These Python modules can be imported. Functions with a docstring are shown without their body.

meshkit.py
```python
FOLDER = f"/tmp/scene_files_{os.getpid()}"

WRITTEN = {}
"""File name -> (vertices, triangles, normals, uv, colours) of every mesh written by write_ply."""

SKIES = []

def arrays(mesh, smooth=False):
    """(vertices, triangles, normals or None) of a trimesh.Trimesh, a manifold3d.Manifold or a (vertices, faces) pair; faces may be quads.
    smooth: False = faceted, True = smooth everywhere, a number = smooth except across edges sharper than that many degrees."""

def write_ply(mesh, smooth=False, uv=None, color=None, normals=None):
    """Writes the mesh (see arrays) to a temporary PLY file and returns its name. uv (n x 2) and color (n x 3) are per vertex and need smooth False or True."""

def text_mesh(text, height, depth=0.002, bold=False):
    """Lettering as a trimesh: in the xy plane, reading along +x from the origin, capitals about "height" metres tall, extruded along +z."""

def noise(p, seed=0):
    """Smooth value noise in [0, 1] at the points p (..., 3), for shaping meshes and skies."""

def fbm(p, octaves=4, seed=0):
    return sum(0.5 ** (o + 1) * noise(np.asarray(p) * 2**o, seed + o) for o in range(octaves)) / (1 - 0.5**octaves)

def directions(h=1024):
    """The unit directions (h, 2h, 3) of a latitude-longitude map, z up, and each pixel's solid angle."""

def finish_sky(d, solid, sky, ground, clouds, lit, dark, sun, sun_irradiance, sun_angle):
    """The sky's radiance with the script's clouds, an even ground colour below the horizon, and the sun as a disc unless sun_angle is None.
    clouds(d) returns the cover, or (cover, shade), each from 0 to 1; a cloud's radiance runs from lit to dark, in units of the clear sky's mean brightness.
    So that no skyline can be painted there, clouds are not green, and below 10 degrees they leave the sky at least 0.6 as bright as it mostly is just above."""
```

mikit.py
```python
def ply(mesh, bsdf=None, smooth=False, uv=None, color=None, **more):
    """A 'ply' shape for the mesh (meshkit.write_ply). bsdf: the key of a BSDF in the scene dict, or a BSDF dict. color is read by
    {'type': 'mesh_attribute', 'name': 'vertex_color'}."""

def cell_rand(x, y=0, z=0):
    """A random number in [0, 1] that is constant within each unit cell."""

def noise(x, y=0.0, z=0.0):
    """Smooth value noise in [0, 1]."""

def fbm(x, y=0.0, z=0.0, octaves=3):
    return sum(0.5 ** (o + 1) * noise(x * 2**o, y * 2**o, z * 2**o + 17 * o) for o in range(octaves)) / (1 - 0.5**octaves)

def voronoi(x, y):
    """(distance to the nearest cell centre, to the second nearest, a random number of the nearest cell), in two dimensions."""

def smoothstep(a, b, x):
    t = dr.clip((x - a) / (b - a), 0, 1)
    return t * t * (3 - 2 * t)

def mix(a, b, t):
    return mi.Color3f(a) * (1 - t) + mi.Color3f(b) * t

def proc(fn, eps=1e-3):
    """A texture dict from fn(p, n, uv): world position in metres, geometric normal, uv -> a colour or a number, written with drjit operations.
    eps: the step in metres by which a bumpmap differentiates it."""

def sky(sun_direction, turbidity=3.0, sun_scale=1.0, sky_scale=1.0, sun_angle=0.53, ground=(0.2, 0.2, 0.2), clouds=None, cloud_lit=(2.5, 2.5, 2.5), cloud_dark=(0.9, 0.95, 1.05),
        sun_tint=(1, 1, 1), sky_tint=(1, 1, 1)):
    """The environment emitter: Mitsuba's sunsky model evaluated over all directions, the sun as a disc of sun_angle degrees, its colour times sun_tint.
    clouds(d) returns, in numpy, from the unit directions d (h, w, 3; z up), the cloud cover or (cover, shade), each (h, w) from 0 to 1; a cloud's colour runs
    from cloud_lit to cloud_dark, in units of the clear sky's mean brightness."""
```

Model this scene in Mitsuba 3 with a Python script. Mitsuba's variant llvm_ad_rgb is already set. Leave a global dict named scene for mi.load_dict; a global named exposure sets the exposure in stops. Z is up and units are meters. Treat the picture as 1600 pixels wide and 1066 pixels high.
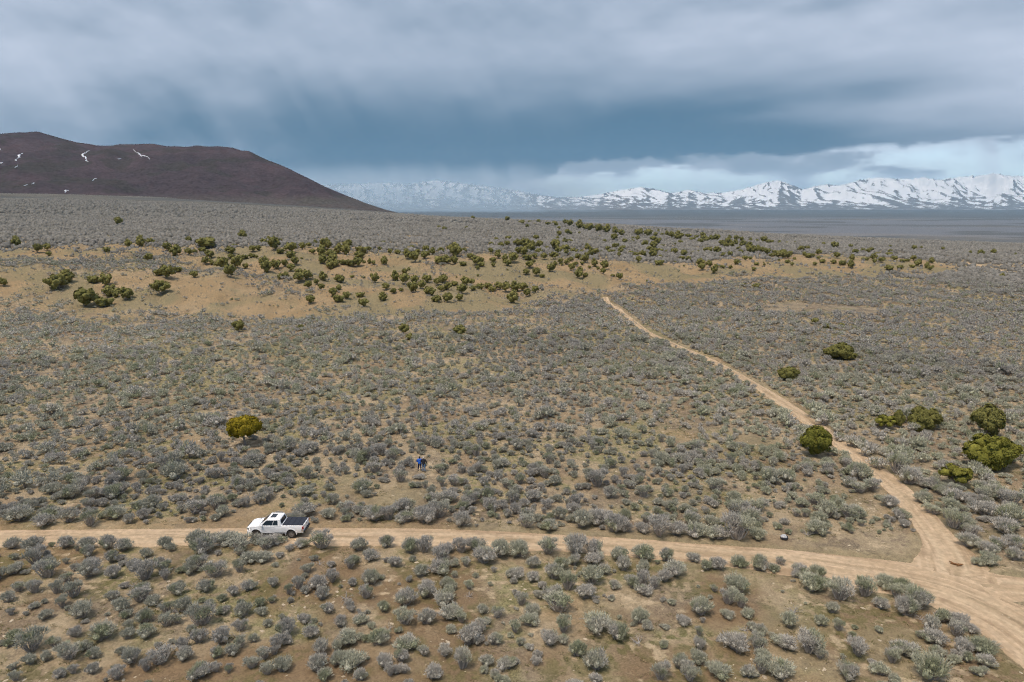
import math
import numpy as np
import trimesh
import manifold3d as m3
from scipy.interpolate import PchipInterpolator
from scipy.ndimage import map_coordinates, gaussian_filter1d
from scipy.spatial import cKDTree
import drjit as dr
import mitsuba as mi
import mikit
from meshkit import noise as vnoise, fbm as vfbm

T = mi.ScalarTransform4f
scene, labels = {}, {}

# ------------------------------------------------------------------ camera, sky, exposure
CAM_H, PITCH, FPX = 30.5, math.radians(11.4), 1067.0          # a drone 30 m up, looking down 11.4 degrees
exposure = 2.27
scene['haze_air'] = {'type': 'homogeneous', 'albedo': {'type': 'rgb', 'value': [0.52, 0.78, 1.0]}, 'sigma_t': 2.5e-5}
scene['camera'] = {
    'type': 'perspective', 'fov': 2 * math.degrees(math.atan(800 / FPX)), 'fov_axis': 'x', 'near_clip': 0.5, 'far_clip': 2e5,
    'to_world': T().look_at(origin=[0, 0, CAM_H], target=[0, math.cos(PITCH), CAM_H - math.sin(PITCH)], up=[0, 0, 1]),
    'medium': {'type': 'ref', 'id': 'haze_air'}}


def smooth(a, b, x):
    t = np.clip((x - a) / (b - a), 0, 1)
    return t * t * (3 - 2 * t)


def storm(d):
    """Cloud cover and darkness by direction: a storm to the north, a brighter break under its edge to the north-east."""
    az = np.degrees(np.arctan2(d[..., 0], d[..., 1]))
    el = np.degrees(np.arcsin(np.clip(d[..., 2], -1, 1)))
    n1 = vfbm(np.stack([d[..., 0] * 5, d[..., 1] * 5, d[..., 2] * 9], -1), 5, 3)
    n2 = vfbm(np.stack([d[..., 0] * 16 + 7, d[..., 1] * 16, d[..., 2] * 30], -1), 5, 11)
    lay = vfbm(np.stack([az * 0.055, (el - 0.045 * az) * 0.36, az * 0], -1), 5, 31)     # long layers rising to the east
    streak = vfbm(np.stack([az * 0.8 + el * 0.20, el * 0.05, el * 0], -1), 4, 21)       # slanting rain
    w1, w2, w3 = (n1 - 0.5) * 2, (n2 - 0.5) * 2, (lay - 0.5) * 2
    azw, elw = az + 6 * w1 + 3.0 * w2, el + 1.4 * w1 + 0.8 * w2

    def bump(a0, e0, sa, se, x=azw, y=elw):
        return np.exp(-((x - a0) / sa) ** 2 - ((y - e0) / se) ** 2)

    virga = (vfbm(np.stack([az * 0.24 + el * 0.13, el * 0.04, el * 0 + 2], -1), 5, 41) - 0.5) * 2
    high = np.clip(el / 60, 0, 1)
    s = 0.97 - 0.80 * high ** 1.35                                   # the sky overhead is the thinner cloud
    s = s - 0.41 * np.exp(-(az / 50) ** 4) * np.clip((elw - 2.5) / 8.5, 0, 1) * (1 - high)
    s = s + 0.30 * bump(-1, 3.6, 19, 3.6) + 0.12 * bump(-20, 5.5, 12, 3.2) + 0.34 * bump(13, 6.0, 9, 2.0) + 0.20 * bump(21, 8.2, 9, 1.8)
    s = s + 0.20 * bump(20, 4.4, 14, 0.8) + 0.10 * bump(10, 9.5, 9, 2.2)
    s = s - 0.16 * bump(30, 6.6, 9, 0.9) - 0.22 * bump(37, 7.2, 6, 1.5) - 0.12 * bump(30, 13.5, 16, 4) - 0.22 * bump(38, 5, 10, 4) - 0.06 * bump(0, 13.5, 16, 3) - 0.07 * bump(-33, 12.5, 10, 4) - 0.34 * bump(-36, 6, 15, 6)
    east = smooth(2, 14, az) * smooth(70, 45, az)
    s = s + (0.10 + 0.20 * smooth(12, 5, el)) * virga * smooth(12, -4, az) * (1 - high) + (0.05 + 0.36 * east) * w3 * np.clip(el / 3, 0.3, 1) * (1 - high)
    rain = np.exp(-((az + 5) / 8.5) ** 2) * np.clip(1 - np.abs(el - 1.5) / 2.1, 0, 1)
    s = s + 0.22 * w1 * np.clip(el / 3, 0.3, 1) + 0.18 * w2
    s = np.where(s > 0.78, 0.78 + 0.22 * np.tanh((s - 0.78) / 0.24), s)
    s = s - rain * (0.08 + 1.7 * np.clip(streak - 0.42, 0, 1) + 0.3 * np.clip(w2, -0.2, 1))
    # the clear break: its upper edge is the storm's ragged base
    edge = np.interp(az, [-10, -2, 1.5, 3.5, 6, 12, 17, 20, 25, 32, 40, 60, 90], [-2, 0.3, 1.7, 2.6, 3.0, 3.35, 3.4, 3.6, 3.9, 4.4, 4.6, 2.0, -2])
    edge = edge + 0.7 * w1 + 1.0 * w2 + 0.5 * (vfbm(np.stack([az * 0.9, el * 1.6, az * 0 + 5], -1), 4, 77) - 0.5)
    gap = np.clip((edge - el) / np.interp(az, [-5, 2, 8, 18, 24, 40], [1.6, 0.9, 0.16, 0.20, 0.6, 0.9]), 0, 1)
    cum = smooth(0.47, 0.56, lay + 0.30 * w2 + 0.22 * w1 + 0.05 * smooth(20, 34, az)) * smooth(1.6, 2.6, el)          # grey clouds before the break
    veil = np.clip(0.34 + 1.1 * w2 + 0.6 * w1 + 1.4 * np.clip(streak - 0.50, 0, 1) + 0.75 * cum, 0.0, 0.95)
    inside = np.clip((edge - el) / 0.3, 0, 1)
    s = np.where(inside > 0, s * (1 - inside) + inside * np.clip(0.20 + 0.55 * w2 + 0.42 * cum, 0.0, 0.70), s)
    return 1 - gap * (1 - veil), np.clip(s, 0, 1)


scene['sky'] = mikit.sky([-0.27, -0.34, 1.0], turbidity=3.0, sun_scale=0.42, sky_scale=1.15, sky_tint=(1.10, 1.03, 0.90), sun_angle=14, sun_tint=(1.0, 1.0, 1.04), clouds=storm,
                         cloud_lit=(1.43, 1.55, 1.83), cloud_dark=(0.125, 0.32, 0.53), ground=(0.24, 0.2, 0.15))


# ------------------------------------------------------------------ helpers
def n2d(x, y, scale, seed=0, octaves=3):
    return vfbm(np.stack([np.asarray(x) / scale, np.asarray(y) / scale, np.zeros(np.shape(x)) + seed * 3.7], -1), octaves, seed)


def add(key, mesh, bsdf, label=None, category=None, group=None, kind=None, **more):
    k, i = key, 0
    while k in scene or k in labels and label is not None and k in scene:
        i += 1
        k = f'{key}_{i:03d}'
    scene[k] = mikit.ply(mesh, bsdf, **more)
    tag(k, label, category, group, kind)
    return k


def tag(k, label=None, category=None, group=None, kind=None):
    d = {a: b for a, b in (('label', label), ('category', category), ('group', group), ('kind', kind)) if b}
    if d:
        labels[k] = d


def grid_mesh(X, Y, Z):
    """Triangles over a grid of points (rows, columns)."""
    n, m = X.shape
    i = np.arange(n * m).reshape(n, m)
    a, b, c, d = i[:-1, :-1].ravel(), i[:-1, 1:].ravel(), i[1:, 1:].ravel(), i[1:, :-1].ravel()
    v = np.stack([X.ravel(), Y.ravel(), Z.ravel()], -1)
    f = np.vstack([np.stack([a, b, c], 1), np.stack([a, c, d], 1)])
    e = np.cross(v[f[:, 1]] - v[f[:, 0]], v[f[:, 2]] - v[f[:, 0]])[:, 2]
    if np.median(e) < 0:
        f = f[:, ::-1]
    return v, f


def mat(p):
    """Position, yaw and size -> a 4 x 4 matrix."""
    x, y, z, yaw, sx, sy, sz = p
    c, s = math.cos(yaw), math.sin(yaw)
    return np.array([[c * sx, -s * sy, 0, x], [s * sx, c * sy, 0, y], [0, 0, sz, z], [0, 0, 0, 1.0]])


# ------------------------------------------------------------------ materials
fbm, noise, mix, sstep = mikit.fbm, mikit.noise, mikit.mix, mikit.smoothstep


def diffuse(fn):
    return {'type': 'twosided', 'bsdf': {'type': 'diffuse', 'reflectance': mikit.proc(fn)}}


def paint(rgb, rough=0.5, metal=0.0, coat=0.0, spec=0.5):
    return {'type': 'twosided', 'bsdf': {'type': 'principled', 'base_color': {'type': 'rgb', 'value': list(rgb)}, 'roughness': rough, 'metallic': metal, 'clearcoat': coat, 'specular': spec}}


def soil(p, n, uv):
    """Desert soil: uv.x = loose orange sand, uv.y = how much far scrub too small to build covers it."""
    a = fbm(p.x * 0.05, p.y * 0.05, 1.0, 3)
    b = fbm(p.x * 0.33 + 5, p.y * 0.33, 2.0, 3)
    c = fbm(p.x * 2.1, p.y * 2.1, 3.0, 3)
    g = noise(p.x * 11, p.y * 11, 4.0)
    tan = mix((0.285, 0.225, 0.145), (0.385, 0.315, 0.215), c)
    litter = mix((0.16, 0.128, 0.093), (0.225, 0.182, 0.132), g)
    grass = mix((0.165, 0.16, 0.075), (0.26, 0.235, 0.125), g)
    rust = mix((0.20, 0.14, 0.09), (0.25, 0.18, 0.115), g)
    col = mix(tan, litter, sstep(0.42, 0.64, b * 0.6 + c * 0.4) * 0.9)
    col = mix(col, grass, sstep(0.46, 0.62, a * 0.4 + fbm(p.x * 0.25 + 31, p.y * 0.25 + 3, 5.0, 3) * 0.6) * sstep(0.2, 0.6, c) * 0.85)
    col = col * (0.78 + 0.44 * fbm(p.x * 5.3, p.y * 5.3, 12.0, 3))
    near = sstep(62.0, 54.0, p.y + 0.10 * p.x)
    rn = fbm(p.x * 0.18 + 77, p.y * 0.18, 6.0, 4)
    col = mix(col, rust, sstep(0.55, 0.7, rn) * 0.5)
    col = mix(col, mix((0.165, 0.118, 0.074), (0.225, 0.155, 0.088), c), near * sstep(0.36, 0.60, rn) * 0.75)
    col = mix(col, (0.125, 0.12, 0.052), near * sstep(0.50, 0.64, fbm(p.x * 0.3 + 13, p.y * 0.3 + 5, 16.0, 4)) * sstep(0.3, 0.6, c) * 0.6)
    pale = 0.75 * sstep(0.56, 0.80, fbm(p.x * 1.3 + 3, p.y * 1.7, 8.0, 5)) * sstep(0.45, 0.6, fbm(p.x * 0.12, p.y * 0.12 + 9, 9.0, 2))
    col = mix(col, (0.46, 0.37, 0.25), pale)
    sand = mix((0.275, 0.195, 0.107), (0.36, 0.27, 0.165), fbm(p.x * 0.12, p.y * 0.12, 4.0, 3))
    sand = mix(sand, (0.22, 0.18, 0.12), sstep(0.45, 0.75, c) * 0.6)
    sand = mix(sand, (0.21, 0.19, 0.115), sstep(0.46, 0.62, fbm(p.x * 0.06 + 40, p.y * 0.06, 6.0, 3)) * 0.7)
    col = mix(col, sand, dr.clip(uv.x, 0, 1))
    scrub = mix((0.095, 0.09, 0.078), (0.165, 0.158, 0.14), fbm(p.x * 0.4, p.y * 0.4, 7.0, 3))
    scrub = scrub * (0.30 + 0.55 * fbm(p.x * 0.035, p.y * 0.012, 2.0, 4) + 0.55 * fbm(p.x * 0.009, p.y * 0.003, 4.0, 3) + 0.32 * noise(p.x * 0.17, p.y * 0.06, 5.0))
    scrub = mix(scrub, (0.165, 0.172, 0.19), sstep(-90.0, -165.0, p.z) * 0.9)  # paler basin floor, with the blue of distant haze mixed into its colour
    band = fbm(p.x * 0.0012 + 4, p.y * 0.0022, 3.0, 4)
    scrub = mix(scrub, (0.10, 0.105, 0.105), sstep(0.46, 0.58, band) * 0.8)  # streaks of cloud shadow painted into the ground colour
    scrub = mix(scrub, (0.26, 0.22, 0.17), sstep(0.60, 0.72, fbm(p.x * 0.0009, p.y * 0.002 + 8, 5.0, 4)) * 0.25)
    scrub = mix(scrub, (0.085, 0.095, 0.10), sstep(7800.0, 10500.0, p.y + 3500 * (fbm(p.x * 0.0003, p.y * 0.0003, 6.0, 3) - 0.5)) * 0.75)  # cloud shadow over the far basin, painted as darker ground
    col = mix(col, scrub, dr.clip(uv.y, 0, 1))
    return col * (0.80 + 0.36 * g)


def road_dirt(p, n, uv):
    """Packed dirt: uv.x runs across the road from -1 to 1, uv.y along it in metres."""
    a = fbm(p.x * 0.25, p.y * 0.25, 1.0, 3)
    lines = fbm(uv.x * 9, uv.y * 0.12, 2.0, 3)
    g = fbm(p.x * 3.5, p.y * 3.5, 4.0, 3)
    col = mix((0.40, 0.295, 0.19), (0.50, 0.385, 0.26), a)
    col = mix(col, (0.53, 0.41, 0.28), sstep(0.5, 0.72, lines) * 0.7)
    col = mix(col, (0.27, 0.19, 0.12), sstep(0.55, 0.75, fbm(uv.x * 6 + 9, uv.y * 0.3, 6.0, 3)) * 0.5)
    d = dr.abs(uv.x * 3)
    rut = dr.exp(-dr.square((d - 0.8 - 0.25 * (noise(uv.y * 0.07, 3.0) - 0.5)) / 0.26)) * (0.35 + 0.65 * noise(uv.y * 0.15, 7.0))
    col = mix(col, (0.55, 0.44, 0.30), rut * 0.55)
    col = mix(col, (0.27, 0.21, 0.13), dr.exp(-dr.square(uv.x * 3 / 0.35)) * sstep(0.4, 0.7, fbm(uv.x * 5, uv.y * 0.25, 8.0, 3)) * 0.6)
    return col * (0.78 + 0.44 * g)


def hill_rock(p, n, uv):
    a = fbm(p.x * 0.004, p.y * 0.004, p.z * 0.004, 4)
    b = fbm(p.x * 0.03, p.y * 0.03, p.z * 0.03, 3)
    col = mix((0.042, 0.031, 0.037), (0.068, 0.052, 0.057), b)
    col = mix(col, (0.082, 0.056, 0.062), sstep(0.48, 0.68, a) * 0.65)
    col = mix(col, (0.042, 0.040, 0.033), sstep(0.55, 0.7, fbm(p.x * 0.008 + 9, p.y * 0.008, 3.0, 3)) * 0.6)
    col = mix(col, (0.10, 0.092, 0.08), sstep(75, 35, p.z) * 0.55)
    return col * (0.7 + 0.6 * noise(p.x * 0.12, p.y * 0.12, p.z * 0.12))


def alpine(p, n, uv):
    """uv.x = how hollow the ground is, uv.y = height within the range from 0 to 1."""
    a = fbm(p.x * 0.0011, p.y * 0.0011, p.z * 0.0022, 5)
    b = fbm(p.x * 0.005, p.y * 0.005, p.z * 0.009, 4)
    k = uv.y * 0.95 + (uv.x - 0.5) * 1.55 + (a - 0.5) * 0.55 + (b - 0.5) * 0.75
    snow = sstep(0.14, 0.48, k + (fbm(p.x * 0.016, p.y * 0.016, p.z * 0.03, 3) - 0.5) * 0.45)
    rock = mix((0.105, 0.105, 0.115), (0.18, 0.17, 0.165), b)
    return mix(rock, (0.80, 0.81, 0.83), snow)


def sage_leaf(p, n, uv):
    a = fbm(p.x * 0.45, p.y * 0.45, 3.0, 2)
    b = fbm(p.x * 0.9 + 9, p.y * 0.9, 5.0, 2)
    c = noise(p.x * 8, p.y * 8, p.z * 8)
    big = fbm(p.x * 0.022 + 3, p.y * 0.022, 8.0, 3)
    col = mix((0.445, 0.45, 0.345), (0.475, 0.455, 0.41), sstep(0.38, 0.62, a))
    col = mix(col, (0.34, 0.335, 0.32), sstep(0.48, 0.66, big) * 0.45)
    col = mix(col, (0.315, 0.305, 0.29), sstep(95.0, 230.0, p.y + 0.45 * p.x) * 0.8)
    col = mix(col, (0.29, 0.315, 0.20), sstep(0.60, 0.75, b) * 0.75)
    return col * (0.60 + 0.75 * c)


def far_sage_leaf(p, n, uv):  # darker than near sage: self-shadow the simple domes lack is put into the colour
    a = fbm(p.x * 0.1, p.y * 0.1, 3.0, 3)
    b = noise(p.x * 0.8 + 9, p.y * 0.8, 5.0)
    return mix((0.175, 0.17, 0.148), (0.235, 0.226, 0.21), a) * (0.7 + 0.6 * b)


def bark(p, n, uv):
    return mix((0.20, 0.18, 0.16), (0.38, 0.35, 0.32), noise(p.x * 9, p.y * 9, p.z * 14))


def juniper_leaf(base, tip):
    def fn(p, n, uv):
        t = noise(p.x * 0.23, p.y * 0.23, 2.0)
        c = noise(p.x * 4.5, p.y * 4.5, p.z * 4.5)
        return mix(base, tip, dr.clip(0.65 * t + 0.5 * c - 0.1, 0, 1)) * (0.75 + 0.5 * noise(p.x * 11, p.y * 11, p.z * 11))
    return fn


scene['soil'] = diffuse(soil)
scene['road_dirt'] = diffuse(road_dirt)
scene['hill_rock'] = diffuse(hill_rock)
scene['alpine'] = diffuse(alpine)
scene['sage_leaf'] = diffuse(sage_leaf)
scene['far_sage_leaf'] = diffuse(far_sage_leaf)
scene['bark'] = diffuse(bark)
scene['juniper_leaf'] = diffuse(juniper_leaf((0.135, 0.138, 0.042), (0.25, 0.235, 0.08)))
scene['far_juniper_leaf'] = diffuse(juniper_leaf((0.135, 0.137, 0.048), (0.25, 0.235, 0.085)))
scene['yellow_juniper_leaf'] = diffuse(juniper_leaf((0.17, 0.135, 0.014), (0.34, 0.27, 0.03)))
scene['bright_juniper_leaf'] = diffuse(juniper_leaf((0.135, 0.142, 0.03), (0.28, 0.265, 0.06)))
scene['snow'] = paint((0.66, 0.68, 0.72), 0.8)

# ------------------------------------------------------------------ the ground: one height function
# elevation of the ground by bearing and distance north (metres), surveyed as the dip seen from the drone
RK = [0, 120, 150, 170, 190, 210, 230, 250, 270, 300, 330, 380, 450, 600, 900, 1300, 2000, 3500, 5000, 8000, 12000, 20000, 46000]
SURVEY = {
    -400: [514, 484, 450, 420, 403, 398, 380, 369, 364, 355, 340, 322, 309, 299, 296, 320, 338, 336, 329, 322],
    0: [515, 490, 462, 432, 410, 404, 388, 375, 371, 362, 348, 331, 317, 307, 300, 325, 338, 336, 329, 322],
    200: [520, 500, 470, 435, 412, 408, 388, 377, 372, 363, 351, 336, 322, 311, 305, 328, 340, 336, 329, 322],
    400: [513, 496, 468, 440, 425, 416, 393, 380, 374, 366, 354, 341, 330, 320, 316, 335, 342, 336, 329, 322],
    600: [511, 492, 470, 450, 437, 425, 401, 387, 378, 370, 357, 344, 337, 331.5, 334, 347, 345, 336, 329, 322],
    800: [510, 490, 475, 463, 450, 434, 412, 396, 386, 377, 363, 351, 345, 349, 360, 362, 345, 336, 329, 322],
    950: [510, 490.5, 474.5, 461, 450, 437, 420, 404, 392, 384, 371, 357, 352, 358, 372, 362, 345, 336, 329, 322],
    1100: [510, 490.5, 474.5, 461, 450, 441, 427, 412, 399, 391, 377, 364, 361, 366, 376, 362, 345, 336, 329, 322],
    1300: [510, 490.5, 474.5, 461, 450, 440.5, 429, 414, 399, 386, 381, 374, 371.5, 376, 381, 362, 345, 336, 329, 322],
    1480: [510, 490.5, 474.5, 461, 450, 440.5, 429, 420, 409, 398, 389, 382, 379, 381, 382, 362, 345, 336, 329, 322],
    1650: [510, 490.5, 474.5, 461, 450, 440.5, 429.5, 421, 410, 400, 392, 386, 383.5, 384, 383, 362, 345, 336, 329, 322],
    2000: [510, 490.5, 474.5, 461, 450, 440.5, 429.5, 421, 410, 400, 392, 388, 387, 387, 383, 362, 345, 336, 329, 322],
}
LR = np.linspace(math.log(100), math.log(46000), 600)
AZ = np.radians(np.linspace(-64, 64, 257))


def survey_table():
    cols, rows = [], []
    for x, ys in SURVEY.items():
        cols.append(math.atan((x - 800) / FPX))
        dip = np.array([math.tan(math.atan((y - 533) / FPX) + PITCH) for y in ys])
        z = np.concatenate([[0, 0, 0], CAM_H - np.array(RK[3:]) * dip])
        rows.append(PchipInterpolator(np.log(np.array(RK[1:], float)), z[1:], extrapolate=True)(np.maximum(LR, math.log(120))))
    t = PchipInterpolator(cols, np.array(rows))(np.clip(AZ, cols[0], cols[-1]))
    return gaussian_filter1d(t, 6, axis=0)


TABLE = survey_table()


def land(x, y):
    """Height of the land without its fine relief."""
    shape = np.shape(x)
    x, y = np.atleast_1d(np.asarray(x, float)), np.atleast_1d(np.asarray(y, float))
    r, a = np.hypot(x, y), np.arctan2(x, y)
    i = (np.clip(a, AZ[0], AZ[-1]) - AZ[0]) / (AZ[1] - AZ[0])
    j = (np.log(np.clip(y, 100, 46000)) - LR[0]) / (LR[1] - LR[0])
    z = map_coordinates(TABLE, [i, j], order=1, mode='nearest')
    z = z + (n2d(x, y, 26, 1) - 0.5) * 0.5
    z = z + (n2d(x, y, 34, 2) - 0.5) * 4.4 * smooth(165, 220, r) * smooth(1400, 600, r)
    z = z + (n2d(x, y, 9, 3) - 0.5) * 0.7 * smooth(165, 200, r) * smooth(900, 500, r)
    gully = 1 - np.abs(2 * n2d(x + 0.3 * y, y * 0.45, 15, 18) - 1)
    z = z - 4.6 * np.clip(gully - 0.55, 0, 1) * smooth(186, 205, y) * smooth(360, 310, y)
    z = z + (n2d(x, y, 150, 4) - 0.5) * 5 * smooth(380, 800, r) * smooth(9000, 4000, r)
    return (z + (n2d(x, y, 1800, 5) - 0.5) * 9 * smooth(5000, 9000, r)).reshape(shape)


# --- tables begin
ROAD_EDGES = {  # edge points (left x, y, right x, y) along each road, metres
    'dirt_road': [(-57.2, 59.4, -54.3, 56.1), (-48.7, 60.1, -46.3, 56.8), (-36.6, 60.3, -34.8, 56.9), (-24.5, 60.6, -23.2, 57.1), (-12.3, 60.7, -11.6, 57.1), (-3.1, 60.3, -3.0, 56.8), (6.0, 59.3, 5.5, 56.0), (11.9, 58.6, 10.9, 55.2), (17.6, 57.7, 16.1, 54.3), (23.2, 56.9, 20.9, 53.0), (28.5, 55.8, 25.1, 51.4), (33.4, 54.5, 29.2, 49.8), (37.4, 52.9, 32.0, 48.2), (39.7, 50.6, 33.7, 45.5), (41.1, 47.1, 34.3, 42.3), (41.1, 42.5, 34.3, 39.4), (39.9, 37.7, 33.6, 35.8)],
    'side_dirt_road': [(33.5, 52.7, 40.9, 51.6), (37.5, 57.7, 40.8, 55.1), (39.2, 62.2, 41.9, 61.2), (40.8, 69.7, 43.4, 68.8), (41.2, 76.1, 43.9, 75.2), (41.6, 84.3, 44.1, 83.3), (41.4, 92.9, 43.9, 92.1), (41.1, 103.0, 43.5, 102.4), (40.6, 114.9, 42.6, 114.0), (38.7, 132.1, 40.6, 131.0), (35.1, 146.7, 37.0, 145.9), (31.8, 166.7, 33.4, 166.3), (31.2, 191.5, 32.8, 191.1), (31.8, 239.2, 33.8, 238.5)],
    'spur_road': [(40.1, 52.8, 36.6, 48.8), (42.7, 52.0, 39.7, 48.6), (46.2, 51.0, 43.3, 48.0), (49.7, 50.2, 46.5, 47.1)],
    'dirt_track': [(245.0, 377.4, 239.9, 369.3), (245.1, 354.1, 241.7, 349.0), (243.1, 330.6, 240.3, 326.5), (235.1, 298.2, 227.4, 288.3)],
}
CLEARING = (94.9, 206.5, 17.4, 18.2)
BARE = [(-23.9, 64.1, 3.5), (-26.2, 61.9, 3.0), (-36.9, 60.8, 3.0), (-32.1, 61.1, 3.0), (-17.6, 64.9, 2.5), (20.9, 45.5, 3.0), (38.8, 64.2, 2.5), (35.7, 67.3, 3.0), (22.3, 87.2, 3.0), (-12.1, 67.3, 4.0), (-16.9, 70.6, 3.0), (4.9, 46.7, 3.0), (19.2, 40.2, 3.0), (27.0, 42.9, 3.0), (34.1, 48.4, 2.0), (-41.8, 84.8, 2.5), (45.4, 58.8, 2.0), (31.7, 84.8, 3.0)]
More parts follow.
